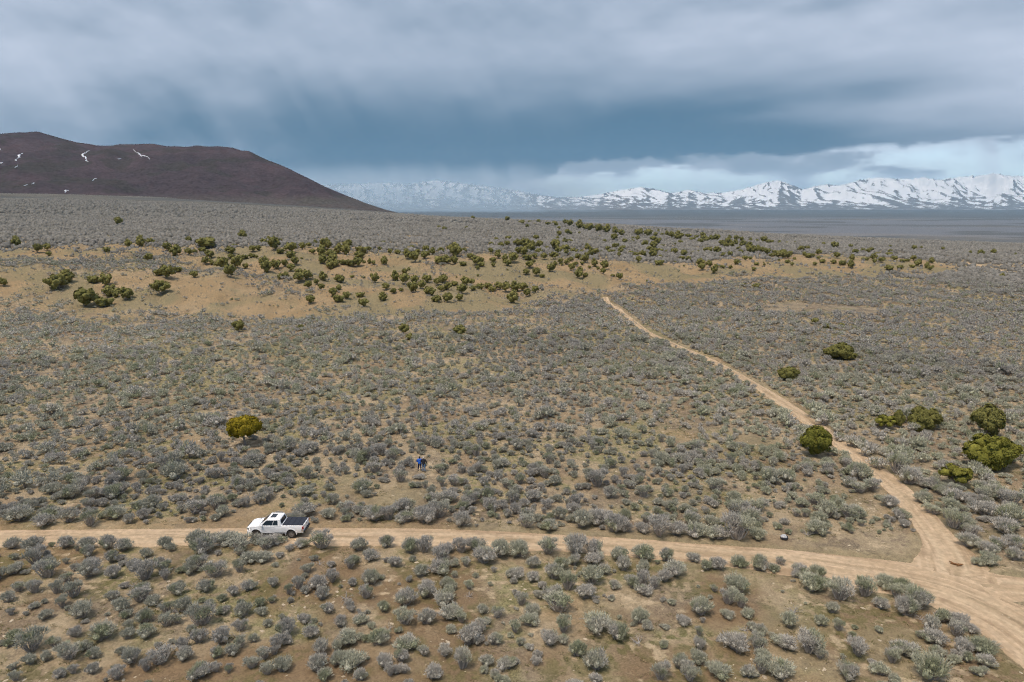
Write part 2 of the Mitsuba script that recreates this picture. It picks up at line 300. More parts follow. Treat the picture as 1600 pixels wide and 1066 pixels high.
JUNIPERS = [  # x, y, crown width
    (-149.1, 223.0, 7.3), (-132.4, 209.9, 7.0), (-140.9, 317.2, 9.0), (-113.8, 220.4, 6.2), (-126.4, 209.9, 5.5), (-130.2, 219.9, 5.2), (-113.9, 269.7, 5.7), (-119.7, 236.1, 5.0), (-122.7, 215.6, 4.6), (-149.3, 228.6, 4.8),
    (-12.3, 156.7, 3.3), (-105.9, 305.9, 5.9), (-98.0, 305.9, 5.9), (-79.0, 300.4, 5.8), (-93.7, 260.9, 5.0), (-75.9, 243.0, 4.7), (-27.9, 230.9, 4.5), (0.2, 228.3, 4.5), (-26.7, 324.9, 6.3), (-145.1, 296.4, 5.5),
    (-110.0, 274.2, 5.1), (-98.5, 238.6, 4.5), (-141.7, 230.6, 4.3), (-135.6, 227.4, 4.3), (-67.5, 165.6, 3.2), (-67.4, 302.7, 5.3), (-70.4, 321.4, 5.6), (-62.8, 248.5, 4.4), (-55.1, 215.3, 3.8), (-42.0, 295.0, 5.2),
    (-31.1, 296.3, 5.2), (-34.3, 234.5, 4.1), (-39.0, 246.3, 4.3), (-24.5, 220.4, 3.9), (10.9, 389.9, 6.8), (-17.6, 239.9, 4.2), (-25.6, 159.6, 2.7), (-23.3, 153.1, 2.6), (-122.9, 299.7, 4.9), (-123.8, 239.5, 3.9),
    (-95.3, 295.4, 4.7), (-86.8, 319.4, 5.0), (-85.2, 307.7, 4.8), (-75.0, 310.3, 4.9), (-79.2, 287.2, 4.5), (-74.8, 282.6, 4.5), (-67.4, 286.0, 4.5), (-64.7, 287.4, 4.5), (-84.9, 317.3, 5.0), (-75.5, 288.5, 4.5),
    (-95.5, 277.0, 4.4), (-74.1, 245.6, 3.9), (-45.3, 206.2, 3.3), (-63.3, 212.0, 3.4), (6.6, 379.4, 6.0), (7.0, 317.7, 5.0), (24.0, 382.2, 6.0), (0.5, 301.2, 4.8), (-15.6, 297.3, 4.7), (-11.9, 249.6, 4.0),
    (-2.2, 252.0, 4.0), (0.9, 255.0, 4.1), (4.1, 255.1, 4.1), (-20.9, 220.1, 3.5), (80.0, 708.7, 9.0), (87.4, 699.0, 9.0), (-52.4, 166.5, 2.5), (-227.5, 316.1, 4.4), (-205.6, 298.1, 4.2), (-170.4, 315.8, 4.4),
    (-149.3, 281.9, 4.0), (-155.9, 310.8, 4.3), (-128.6, 291.7, 4.1), (-125.9, 282.1, 4.0), (-148.0, 379.4, 5.3), (-121.2, 247.5, 3.5), (-166.7, 222.8, 3.1), (-79.4, 314.9, 4.4), (-78.7, 330.8, 4.6), (-70.6, 286.9, 4.0),
    (-101.9, 280.7, 3.9), (-88.6, 273.6, 3.8), (-68.6, 247.6, 3.5), (-58.1, 219.9, 3.1), (-41.3, 216.3, 3.1), (-50.8, 251.9, 3.6), (-45.6, 300.3, 4.2), (-38.8, 306.5, 4.3), (-42.5, 229.3, 3.2), (-44.2, 257.9, 3.6),
    (-35.8, 249.3, 3.5), (-32.4, 243.6, 3.4), (-32.2, 256.5, 3.6), (-27.6, 251.3, 3.5), (-26.3, 259.8, 3.7), (3.4, 388.0, 5.4), (15.4, 384.1, 5.4), (5.4, 323.4, 4.5), (8.9, 340.7, 4.8), (19.5, 318.4, 4.5),
    (28.7, 365.2, 5.1), (32.4, 364.0, 5.1), (7.7, 293.3, 4.1), (16.5, 286.3, 4.0), (10.0, 282.8, 4.0), (33.6, 314.3, 4.4), (27.3, 280.0, 3.9), (-30.2, 339.2, 4.7), (-28.3, 299.2, 4.2), (-26.1, 260.2, 3.7),
    (-17.5, 253.8, 3.6), (-9.1, 259.0, 3.7), (-7.6, 253.3, 3.6), (-5.0, 256.3, 3.6), (95.5, 695.8, 9.0), (146.3, 608.1, 8.5), (73.8, 358.5, 5.0), (70.5, 327.6, 4.6), (112.6, 394.9, 5.5), (135.6, 388.6, 5.4),
    (93.3, 259.0, 3.7), (173.6, 314.6, 4.4), (78.8, 168.5, 2.4), (-49.9, 223.1, 3.0), (-2.1, 296.1, 3.9), (40.6, 300.5, 4.0), (5.3, 241.4, 3.2), (90.1, 328.1, 4.3), (-169.0, 322.1, 4.1), (-101.1, 300.0, 3.7),
    (-89.8, 283.2, 3.5), (-83.7, 267.9, 3.3), (-70.1, 234.6, 2.9), (-53.6, 219.7, 2.7), (-54.4, 291.8, 3.6), (78.0, 527.0, 6.4), (62.0, 411.1, 5.0), (53.8, 373.0, 4.6), (13.1, 339.8, 4.2), (23.7, 347.9, 4.3),
    (6.0, 286.0, 3.5), (-23.8, 341.3, 4.2), (-26.5, 337.2, 4.1), (-25.3, 301.0, 3.7), (-18.8, 310.5, 3.8), (-13.4, 294.9, 3.6), (-21.7, 256.6, 3.2), (-22.7, 242.1, 3.0), (-15.6, 261.0, 3.2), (-17.3, 224.5, 2.8),
    (73.5, 756.0, 9.0), (128.6, 653.0, 8.0), (84.6, 412.0, 5.0), (83.3, 388.8, 4.8), (114.7, 384.6, 4.7), (113.8, 367.2, 4.5), (142.2, 360.1, 4.4), (85.8, 309.0, 3.8), (-205.8, 304.8, 3.5), (-174.7, 296.0, 3.4),
    (-175.5, 315.1, 3.7), (-139.4, 296.0, 3.5), (-138.6, 307.6, 3.6), (-119.2, 291.0, 3.4), (-113.6, 291.4, 3.4), (-116.2, 308.0, 3.6), (-111.0, 292.9, 3.4), (-111.2, 238.5, 2.8), (-327.4, 575.9, 6.7), (211.4, 450.9, 5.2),
    (154.0, 356.8, 4.2), (169.4, 357.7, 4.2), (161.7, 335.0, 3.9), (216.9, 395.0, 4.6), (189.3, 351.1, 4.1), (-64.8, 231.0, 2.7), (36.9, 306.9, 3.5), (-21.2, 295.4, 3.4), (109.6, 333.1, 3.8), (88.9, 300.3, 3.4),
    (78.1, 173.4, 2.0), (186.0, 327.8, 3.6), (161.2, 325.8, 3.6), (-119.4, 331.1, 3.5), (-118.4, 341.9, 3.6), (-96.9, 317.6, 3.3), (-89.8, 308.9, 3.2), (-72.8, 283.8, 3.0), (-93.0, 280.0, 2.9), (-84.7, 249.5, 2.6),
    (-82.7, 249.6, 2.6), (-53.9, 323.8, 3.4), (-41.9, 334.0, 3.5), (-37.6, 324.3, 3.4), (-34.6, 334.1, 3.5), (-29.1, 299.8, 3.2), (-43.5, 277.0, 2.9), (-38.7, 222.3, 2.4), (-23.8, 243.1, 2.6), (-25.3, 240.9, 2.6),
    (-21.7, 222.9, 2.4), (47.2, 907.7, 9.0), (73.1, 869.7, 9.0), (-2.5, 478.1, 5.0), (59.4, 375.4, 3.9), (8.5, 404.0, 4.2), (2.9, 329.7, 3.5), (14.8, 318.4, 3.3), (41.9, 381.3, 4.0), (40.5, 351.0, 3.7),
    (43.6, 356.4, 3.7), (-6.4, 306.2, 3.2), (-3.2, 304.0, 3.2), (0.0, 307.3, 3.2), (-8.4, 301.1, 3.2), (26.8, 312.8, 3.3), (28.2, 303.4, 3.2), (31.5, 327.5, 3.4), (38.3, 286.8, 3.0), (25.7, 295.5, 3.1),
    (30.3, 282.3, 3.0), (28.7, 288.6, 3.0), (44.5, 282.4, 3.0), (8.4, 244.3, 2.6), (-34.5, 334.9, 3.5), (-13.8, 243.3, 2.6), (77.4, 743.4, 7.7), (101.4, 678.3, 7.1), (102.9, 650.4, 6.8), (120.6, 662.4, 6.9),
    (146.4, 634.2, 6.6), (167.0, 682.7, 7.1), (172.2, 674.8, 7.0), (173.5, 624.3, 6.5), (183.4, 617.3, 6.4), (147.5, 484.5, 5.1), (164.1, 523.9, 5.5), (157.7, 487.0, 5.1), (216.4, 592.5, 6.2), (114.1, 556.7, 5.8),
    (107.9, 508.9, 5.3), (92.4, 476.6, 5.0), (78.2, 390.5, 4.1), (80.1, 386.1, 4.0), (90.0, 381.1, 4.0), (65.7, 364.1, 3.8), (69.3, 362.9, 3.8), (59.4, 322.3, 3.4), (90.0, 359.2, 3.8), (86.1, 347.2, 3.6),
    (158.6, 472.0, 4.9), (149.6, 435.8, 4.6), (140.8, 393.6, 4.1), (142.3, 390.3, 4.1), (142.8, 384.1, 4.0), (141.6, 373.6, 3.9), (140.8, 363.1, 3.8), (143.9, 358.1, 3.8), (147.9, 385.2, 4.0), (149.7, 379.4, 4.0),
    (92.4, 320.8, 3.4), (176.6, 419.1, 4.4), (188.8, 358.0, 3.8), (206.7, 348.7, 3.7), (155.7, 343.8, 3.4), (159.5, 339.5, 3.3), (200.4, 400.9, 3.9), (-58.2, 228.5, 2.2), (12.3, 887.5, 8.5), (-6.1, 377.7, 3.6),
    (12.4, 280.8, 2.7), (89.5, 263.7, 2.6), (-195.0, 288.8, 2.7), (-153.6, 327.3, 3.0), (-141.3, 305.6, 2.8), (-130.8, 324.4, 3.0), (-107.1, 274.9, 2.6), (-127.1, 217.6, 2.1), (167.5, 375.3, 3.5), (213.2, 400.2, 3.7),
    (202.2, 362.9, 3.4), (298.4, 437.4, 4.1), (83.2, 169.7, 1.6), (173.6, 350.0, 3.1), (222.0, 362.6, 3.2), (323.2, 461.0, 4.1), (-114.0, 308.9, 2.7), (-95.9, 324.6, 2.8), (-68.4, 328.0, 2.9), (-68.9, 240.0, 2.1),
    (-44.4, 324.2, 2.8), (-36.7, 225.0, 2.0), (-58.6, 599.0, 5.2), (-7.3, 1109.7, 9.0), (79.0, 1024.7, 8.9), (38.8, 565.2, 4.9), (47.4, 592.7, 5.2), (17.0, 489.7, 4.3), (37.3, 445.7, 3.9), (33.4, 435.8, 3.8),
    (82.0, 500.5, 4.4), (65.3, 404.5, 3.5), (54.5, 390.5, 3.4), (-2.8, 388.3, 3.4), (-9.8, 320.4, 2.8), (10.7, 321.3, 2.8), (26.9, 342.1, 3.0), (37.1, 339.6, 3.0), (-6.4, 317.5, 2.8), (22.0, 310.3, 2.7),
    (24.5, 307.5, 2.7), (-13.3, 303.4, 2.7), (128.1, 687.8, 6.0), (133.2, 545.3, 4.8), (158.0, 604.2, 5.3), (191.9, 695.5, 6.0), (150.7, 552.0, 4.8), (156.2, 554.6, 4.8), (177.1, 614.0, 5.3), (143.9, 464.1, 4.0),
    (147.9, 464.0, 4.0), (157.8, 471.9, 4.1), (202.1, 621.9, 5.4), (98.7, 541.3, 4.7), (64.9, 374.5, 3.3), (87.1, 338.8, 3.0), (117.9, 371.2, 3.2), (128.8, 386.3, 3.4), (162.7, 471.8, 4.1), (154.0, 380.4, 3.3),
    (151.1, 427.1, 3.7), (119.2, 350.6, 3.1), (117.7, 329.7, 2.9), (95.6, 320.1, 2.8), (98.2, 319.6, 2.8), (138.4, 344.0, 3.0), (206.1, 339.7, 2.9), (203.7, 333.4, 2.8), (186.2, 433.6, 3.5), (214.4, 413.5, 3.4),
    (183.6, 355.1, 2.9), (209.3, 362.9, 3.0), (215.3, 367.3, 3.0), (199.2, 340.6, 2.8), (213.7, 297.5, 2.4), (-126.6, 358.4, 2.8), (-55.9, 315.1, 2.5), (-50.6, 328.1, 2.6), (-11.9, 390.2, 3.1), (36.7, 359.1, 2.8),
    (42.6, 288.3, 2.3), (210.7, 565.8, 4.4), (205.4, 360.4, 2.8), (275.7, 471.8, 3.5), (146.3, 330.6, 2.5), (-175.8, 381.0, 2.7), (-123.5, 281.8, 2.0), (-97.4, 341.0, 2.4), (-63.4, 293.3, 2.1), (-60.7, 291.5, 2.0),
    (-58.6, 289.6, 2.0), (-64.2, 333.1, 2.3), (-68.5, 368.2, 2.6), (-50.0, 343.8, 2.4), (-61.0, 259.9, 1.8), (-57.4, 263.3, 1.9), (28.3, 1087.5, 7.5), (40.6, 1063.9, 7.4), (60.8, 1001.7, 6.9), (55.0, 869.0, 6.0),
    (66.1, 492.8, 3.4), (54.9, 352.6, 2.5), (19.4, 382.5, 2.7), (49.0, 373.7, 2.6), (-8.0, 294.0, 2.1), (9.7, 309.0, 2.2), (19.5, 309.2, 2.2), (31.1, 303.5, 2.1), (-14.8, 290.4, 2.0), (138.9, 667.3, 4.6),
    (155.5, 692.7, 4.8), (118.7, 503.6, 3.5), (178.8, 668.7, 4.7), (187.6, 639.1, 4.4), (206.7, 620.9, 4.3), (208.3, 660.6, 4.6), (87.3, 388.6, 2.7), (77.1, 356.7, 2.5), (106.9, 393.0, 2.7), (139.2, 422.5, 3.0),
    (123.7, 355.7, 2.5), (111.9, 316.4, 2.2), (225.8, 459.0, 3.2), (157.5, 359.2, 2.5), (159.4, 374.7, 2.6), (213.0, 417.1, 2.9), (220.8, 422.4, 3.0), (212.3, 393.2, 2.8), (234.8, 426.2, 3.0), (181.5, 342.9, 2.4),
    (215.9, 363.2, 2.5), (157.0, 351.3, 2.3), (219.3, 564.5, 3.6), (102.4, 320.7, 2.1), (-65.9, 1161.1, 7.0), (29.6, 900.1, 5.5), (16.3, 751.8, 4.6), (46.8, 691.1, 4.2), (32.6, 493.1, 3.0), (37.5, 298.6, 1.8),
    (213.3, 616.6, 3.8), (223.0, 626.6, 3.8), (216.0, 572.3, 3.5), (107.8, 493.6, 3.0), (80.2, 335.6, 2.1), (132.7, 324.5, 2.0), (226.7, 501.3, 2.9), (189.7, 407.2, 2.4), (145.2, 352.5, 2.1), (307.7, 491.3, 2.9),
    (-39.7, 1092.1, 6.2), (-10.4, 453.3, 2.6), (-120.0, 357.2, 1.9), (-89.7, 292.4, 1.5), (-108.5, 291.3, 1.5), (-42.7, 283.1, 1.5), (-68.1, 644.8, 3.4), (50.6, 594.2, 3.1), (60.8, 624.9, 3.3), (-43.4, 661.1, 3.4),
    (92.7, 634.3, 3.3), (22.4, 307.4, 1.6), (33.5, 296.1, 1.6), (112.0, 758.9, 4.0), (98.1, 560.1, 2.9), (148.6, 682.6, 3.6), (228.6, 572.4, 3.0), (89.9, 512.8, 2.7), (99.3, 376.0, 2.0), (55.4, 279.1, 1.5),
    (257.8, 555.2, 2.8), (216.4, 447.6, 2.3), (284.4, 429.0, 2.2), (300.2, 450.1, 2.3), (-97.8, 203.2, 1.0), (259.0, 565.6, 2.6), (280.0, 509.1, 2.4), (284.5, 497.4, 2.3), (183.2, 358.5, 1.7), (209.8, 341.0, 1.6),
    (12.0, 565.9, 2.5), (45.5, 424.0, 1.8), (73.9, 578.1, 2.5), (-14.0, 279.6, 1.2), (160.7, 758.6, 3.3), (135.9, 348.7, 1.5), (303.8, 510.6, 2.1), (301.1, 431.1, 1.8), (326.1, 455.3, 1.9), (332.2, 453.0, 1.9),
    (118.4, 441.3, 1.7), (-89.4, 216.2, 0.8), (236.0, 574.6, 2.1), (252.5, 569.6, 2.1), (334.5, 452.3, 1.7), (154.8, 764.1, 2.7), (130.4, 471.1, 1.6), (121.3, 329.2, 1.2), (124.0, 332.0, 1.2), (80.7, 321.3, 1.1),
    (152.6, 328.7, 1.2), (236.1, 471.7, 1.5), (-1.8, 286.7, 0.9), (-21.7, 266.5, 0.8), (122.9, 334.5, 0.9), (-73.8, 209.3, 0.5), (201.0, 458.9, 1.1),
]
SHRUBS = [  # x, y, width: the sagebrush nearest the roads
    (-44.8, 56.5, 1.43), (-42.6, 55.9, 1.70), (-40.0, 56.5, 1.57), (-41.4, 56.6, 0.57), (-38.0, 56.3, 1.57), (-36.2, 56.4, 1.57), (-34.6, 56.1, 1.56), (-31.0, 56.3, 1.14), (-30.3, 55.9, 0.85), (-27.8, 57.9, 1.46),
    (-28.6, 57.0, 1.73), (-25.9, 57.2, 2.30), (-24.5, 56.6, 2.43), (-27.2, 55.5, 2.11), (-32.1, 55.0, 1.12), (-40.8, 53.7, 1.77), (-40.7, 54.9, 0.70), (-43.3, 54.5, 0.83), (-41.6, 52.3, 1.47), (-38.5, 51.7, 1.84),
    (-39.5, 53.3, 1.09), (-37.1, 54.9, 1.12), (-34.5, 54.0, 1.10), (-33.9, 54.2, 0.83), (-36.0, 53.2, 1.22), (-36.9, 52.7, 0.81), (-35.0, 51.8, 1.85), (-32.9, 51.5, 1.32), (-31.8, 52.6, 1.21), (-30.2, 51.2, 1.96),
    (-29.1, 52.3, 1.20), (-30.2, 53.8, 0.82), (-27.7, 52.3, 0.94), (-24.6, 51.7, 1.84), (-22.9, 52.4, 1.07), (-22.6, 54.0, 1.51), (-24.0, 55.4, 1.13), (-39.4, 49.6, 1.02), (-38.0, 49.4, 1.14), (-39.2, 48.1, 1.11),
    (-36.1, 49.2, 1.01), (-34.5, 48.8, 1.38), (-34.5, 47.4, 0.98), (-36.4, 50.9, 1.04), (-29.4, 49.2, 1.39), (-26.6, 49.2, 1.39), (-24.4, 49.6, 1.40), (-21.0, 49.6, 1.27), (-31.2, 48.3, 1.12), (-29.7, 46.9, 1.33),
    (-28.8, 46.0, 0.95), (-27.7, 47.7, 1.23), (-22.0, 48.9, 0.88), (-21.8, 46.6, 1.09), (-22.6, 48.2, 0.75), (-32.2, 46.1, 1.55), (-34.8, 45.8, 1.07), (-36.4, 47.0, 0.85), (-24.9, 46.7, 1.33), (-27.2, 45.5, 1.18),
    (-25.4, 45.1, 1.17), (-26.2, 43.9, 1.37), (-22.8, 45.2, 1.87), (-20.2, 46.3, 1.32), (-19.7, 44.5, 1.04), (-29.1, 43.5, 1.69), (-35.4, 43.5, 1.02), (-33.3, 42.2, 1.87), (-35.2, 42.7, 0.78), (-31.2, 43.7, 0.91),
    (-30.2, 41.4, 1.62), (-32.0, 42.6, 1.00), (-29.7, 42.4, 1.00), (-28.6, 41.5, 0.98), (-27.7, 39.9, 0.84), (-23.7, 40.9, 1.61), (-24.3, 40.2, 0.85), (-25.7, 40.9, 1.29), (-22.1, 43.1, 1.24), (-20.5, 43.1, 1.24),
    (-23.0, 42.4, 1.00), (-23.2, 44.3, 0.69), (-20.2, 41.6, 0.87), (-19.2, 41.8, 0.99), (-18.3, 43.2, 0.79), (-20.6, 39.7, 1.67), (-19.7, 40.2, 0.74), (-32.5, 40.8, 0.96), (-31.6, 41.2, 0.76), (-29.6, 39.6, 0.94),
    (-25.8, 39.4, 1.14), (-32.3, 39.2, 0.73), (-17.4, 40.5, 1.07), (-27.4, 43.6, 0.91), (-36.1, 47.7, 0.49), (-36.5, 46.2, 0.48), (-24.1, 48.0, 0.62), (-21.0, 47.8, 0.62), (-19.0, 42.6, 0.89), (-33.2, 40.3, 0.64),
    (-18.8, 40.1, 0.63), (-22.0, 56.4, 1.71), (-23.3, 57.6, 1.45), (-21.7, 57.5, 2.17), (-21.5, 54.2, 1.51), (-20.2, 53.3, 0.68), (-18.9, 56.7, 1.43), (-17.1, 56.5, 2.28), (-19.8, 56.0, 0.85), (-13.7, 56.2, 1.56),
    (-12.3, 54.5, 1.52), (-13.6, 54.1, 1.10), (-13.7, 53.0, 1.08), (-11.3, 56.7, 1.29), (-10.9, 54.1, 0.55), (-10.0, 53.4, 1.22), (-9.0, 55.8, 1.56), (-7.8, 55.9, 1.70), (-6.1, 54.4, 1.80), (-4.5, 56.0, 1.42),
    (-5.7, 56.0, 1.28), (-3.3, 56.4, 1.86), (-2.4, 54.3, 1.93), (-1.0, 55.4, 1.82), (-0.1, 52.0, 0.93), (-4.0, 53.8, 0.96), (-4.9, 53.7, 0.96), (-7.6, 52.0, 1.33), (-8.6, 54.3, 0.69), (-6.0, 52.7, 2.01),
    (-15.4, 53.2, 0.82), (-17.1, 52.3, 1.07), (-15.6, 50.0, 1.54), (-14.7, 50.9, 1.17), (-17.7, 49.2, 0.76), (-16.4, 49.3, 0.76), (-14.9, 48.6, 1.13), (-11.5, 50.7, 1.43), (-12.9, 50.3, 0.78), (-11.5, 48.7, 1.13),
    (-6.7, 49.1, 1.64), (-3.5, 50.2, 0.90), (-5.0, 48.9, 1.01), (-8.2, 47.8, 1.72), (-9.8, 47.0, 0.97), (-7.9, 45.4, 1.53), (-5.3, 47.9, 1.84), (-6.3, 45.5, 1.30), (-4.6, 46.2, 1.79), (-3.8, 45.6, 0.95),
    (-2.2, 46.9, 0.97), (-1.1, 46.2, 0.96), (-1.9, 45.4, 0.71), (-4.4, 44.4, 0.92), (-2.4, 44.2, 1.26), (-3.0, 43.1, 1.57), (-2.5, 43.1, 1.01), (-1.2, 43.0, 1.01), (-0.1, 43.9, 0.57), (-18.9, 46.4, 0.96),
    (-17.9, 45.0, 0.70), (-15.4, 45.5, 1.06), (-14.0, 46.7, 1.09), (-16.2, 43.9, 1.37), (-15.9, 43.1, 0.90), (-12.6, 45.1, 0.94), (-11.2, 45.4, 1.18), (-10.3, 44.8, 0.70), (-11.6, 43.1, 1.57), (-10.8, 43.6, 0.68),
    (-10.3, 43.3, 0.68), (-9.4, 43.0, 1.46), (-9.1, 43.8, 0.80), (-14.4, 43.9, 1.26), (-7.4, 42.5, 1.77), (-6.1, 41.8, 0.88), (-4.6, 41.8, 1.10), (-13.2, 42.0, 1.10), (-12.2, 42.4, 0.89), (-16.9, 41.4, 0.98),
    (-16.3, 41.8, 0.66), (-10.7, 40.7, 1.92), (-11.8, 40.9, 1.18), (-13.0, 40.4, 1.38), (-8.6, 40.7, 1.18), (-7.5, 41.1, 0.97), (-7.2, 40.0, 0.84), (-3.3, 40.5, 1.28), (-1.7, 40.8, 0.96), (-0.4, 40.5, 1.28),
    (-1.1, 39.5, 0.73), (-15.3, 40.2, 1.27), (-16.2, 39.9, 0.95), (-12.3, 39.4, 1.14), (-9.9, 39.4, 0.94), (-5.1, 39.5, 1.25), (-14.7, 45.0, 0.47), (-18.6, 48.0, 0.74), (0.7, 55.4, 2.10), (3.2, 55.7, 1.97),
    (5.6, 55.7, 2.39), (7.3, 55.6, 1.55), (9.3, 54.9, 1.67), (11.5, 54.9, 2.09), (7.2, 54.2, 1.79), (1.8, 53.5, 1.23), (5.4, 53.8, 1.10), (4.2, 53.1, 1.35), (3.5, 51.8, 1.45), (0.3, 51.8, 1.45),
    (9.5, 53.1, 1.22), (11.3, 53.6, 0.82), (13.4, 54.5, 1.25), (13.7, 52.3, 2.00), (12.6, 51.3, 1.18), (15.8, 54.5, 1.25), (17.5, 53.2, 1.35), (16.5, 53.1, 1.08), (19.5, 53.7, 1.50), (21.1, 53.2, 1.49),
    (7.8, 52.5, 1.07), (6.5, 51.0, 1.70), (4.5, 50.1, 1.41), (8.3, 50.3, 1.03), (9.8, 50.4, 1.42), (10.5, 49.3, 1.39), (11.5, 50.2, 1.03), (5.8, 48.9, 1.51), (3.6, 47.1, 2.06), (3.2, 48.4, 1.49),
    (2.1, 48.9, 0.88), (0.7, 47.9, 0.99), (1.6, 46.4, 1.32), (1.3, 45.2, 1.40), (18.0, 49.7, 1.78), (16.9, 48.2, 1.37), (17.7, 47.8, 0.99), (14.3, 46.6, 1.68), (17.8, 46.4, 1.08), (16.2, 46.3, 1.08),
    (12.7, 45.5, 1.18), (6.1, 44.7, 2.31), (7.5, 43.8, 1.71), (9.5, 45.7, 1.30), (9.9, 44.9, 0.93), (0.2, 44.4, 0.92), (3.7, 44.3, 1.27), (2.6, 43.0, 1.46), (3.6, 43.1, 0.90), (1.2, 42.4, 0.67),
    (4.5, 41.8, 1.20), (5.6, 40.5, 1.59), (0.2, 41.0, 0.76), (1.6, 40.8, 0.75), (13.1, 42.7, 1.01), (12.6, 41.1, 1.19), (11.3, 40.6, 1.07), (15.6, 42.6, 2.00), (17.1, 42.4, 1.33), (17.0, 41.1, 1.08),
    (15.6, 39.8, 1.15), (13.6, 39.8, 1.67), (9.8, 39.5, 1.25), (11.6, 39.4, 1.35), (7.8, 48.6, 0.63), (8.1, 46.2, 0.48), (0.6, 42.9, 0.67), (22.2, 53.1, 1.22), (23.2, 54.1, 0.83), (24.3, 52.5, 1.74),
    (25.5, 52.1, 1.33), (24.3, 50.1, 2.17), (23.6, 51.7, 0.80), (25.8, 48.7, 2.12), (28.0, 49.2, 1.77), (28.4, 47.5, 1.22), (30.5, 50.5, 1.94), (31.4, 50.0, 1.28), (30.4, 48.9, 1.38), (31.2, 47.6, 2.20),
    (29.8, 46.6, 1.56), (32.1, 45.8, 1.54), (32.9, 45.2, 1.41), (33.4, 44.4, 1.04), (32.0, 44.0, 1.26), (30.6, 44.7, 1.16), (29.9, 43.2, 1.57), (29.4, 41.9, 1.10), (30.0, 41.1, 0.86), (31.4, 42.3, 1.33),
    (32.6, 42.2, 1.87), (31.9, 40.8, 1.28), (30.9, 41.3, 0.87), (29.3, 43.9, 0.69), (27.2, 42.0, 1.86), (25.9, 41.2, 1.19), (23.8, 41.9, 1.43), (26.6, 44.4, 0.58), (19.1, 42.7, 1.67), (20.4, 45.2, 1.29),
    (20.7, 42.3, 1.98), (21.1, 41.7, 1.09), (22.0, 39.5, 1.46), (24.3, 40.0, 1.26), (27.4, 39.5, 2.08), (17.7, 39.7, 1.88), (22.8, 45.3, 0.94), (23.8, 44.7, 0.81), (40.2, 53.9, 1.23), (-48.2, 62.1, 2.49),
    (-45.0, 61.0, 2.29), (-45.3, 62.6, 1.73), (-43.0, 61.6, 1.70), (-40.5, 60.8, 1.68), (-39.0, 62.3, 2.03), (-36.2, 62.4, 1.25), (-46.7, 69.1, 1.89), (-53.4, 70.2, 2.44), (-49.0, 71.4, 2.30), (-42.1, 67.1, 2.17),
    (-41.9, 68.3, 2.04), (-36.7, 65.1, 1.63), (-34.6, 66.3, 1.65), (-31.6, 63.8, 2.07), (-49.3, 68.4, 1.87), (-37.9, 72.3, 2.50), (-43.5, 71.7, 1.95), (-18.2, 62.7, 1.73), (-20.7, 63.1, 2.05), (-13.4, 62.2, 2.18),
    (-12.1, 62.4, 1.57), (-10.4, 61.8, 2.01), (-8.5, 61.8, 2.32), (-7.3, 63.1, 2.05), (-4.8, 61.2, 2.00), (-4.9, 64.6, 1.29), (-16.9, 64.5, 1.61), (-10.9, 64.3, 2.09), (-6.6, 66.6, 1.99), (-2.5, 67.2, 1.51),
    (-18.5, 66.0, 1.48), (-16.1, 69.0, 2.23), (-15.9, 74.6, 1.84), (-12.5, 71.8, 1.60), (-8.3, 74.6, 1.66), (-6.5, 71.1, 1.76), (-10.5, 72.7, 1.44), (-12.2, 76.5, 1.32), (-13.0, 74.9, 1.11), (1.4, 61.0, 1.84),
    (3.6, 60.3, 1.67), (4.7, 62.8, 1.42), (6.7, 60.9, 1.99), (8.3, 61.7, 2.47), (9.8, 59.8, 2.25), (10.8, 59.7, 1.21), (12.3, 59.7, 1.50), (13.7, 59.1, 2.38), (15.5, 59.3, 1.94), (17.4, 61.5, 1.85),
    (17.2, 58.9, 2.22), (19.0, 58.5, 2.21), (19.3, 61.4, 1.54), (20.8, 58.3, 2.64), (22.7, 58.5, 1.77), (22.4, 63.0, 2.20), (24.8, 64.3, 1.77), (16.1, 64.5, 1.45), (17.4, 64.1, 1.29), (11.2, 62.6, 1.10),
    (14.0, 67.7, 1.52), (10.4, 67.4, 1.51), (6.7, 65.6, 1.47), (2.2, 66.9, 1.83), (0.3, 63.8, 1.28), (43.9, 95.2, 3.23), (43.9, 91.7, 3.12), (44.0, 88.6, 1.73), (43.1, 85.5, 1.88), (43.6, 83.2, 2.24),
    (43.6, 79.9, 2.35), (43.1, 75.8, 2.43), (44.3, 74.0, 2.74), (44.1, 71.2, 2.47), (45.3, 70.2, 1.92), (46.1, 70.2, 1.40), (42.9, 66.6, 1.83), (42.3, 64.0, 1.76), (44.5, 64.7, 1.78), (46.5, 66.7, 2.33),
    (42.4, 60.7, 2.13), (43.0, 59.3, 1.64), (41.5, 57.2, 1.88), (42.0, 55.5, 1.83), (41.2, 54.0, 1.51), (46.5, 59.8, 2.55), (43.8, 56.8, 1.58), (45.3, 56.9, 1.87), (48.8, 62.1, 2.64), (47.2, 63.5, 2.54),
    (51.1, 67.6, 2.35), (51.4, 65.7, 2.29), (44.0, 54.8, 1.39), (47.4, 80.4, 2.17), (47.3, 77.9, 2.49), (48.4, 85.6, 1.89), (39.1, 72.5, 2.51), (37.1, 70.5, 1.58), (37.6, 69.0, 1.89), (39.0, 69.4, 1.90),
    (38.7, 65.4, 1.80), (38.3, 62.6, 1.73), (33.3, 65.3, 1.47), (31.4, 63.3, 1.90), (30.6, 71.8, 2.13), (31.4, 66.1, 1.82), (38.7, 88.0, 2.15), (38.5, 91.3, 2.45), (39.4, 75.9, 1.31),
]
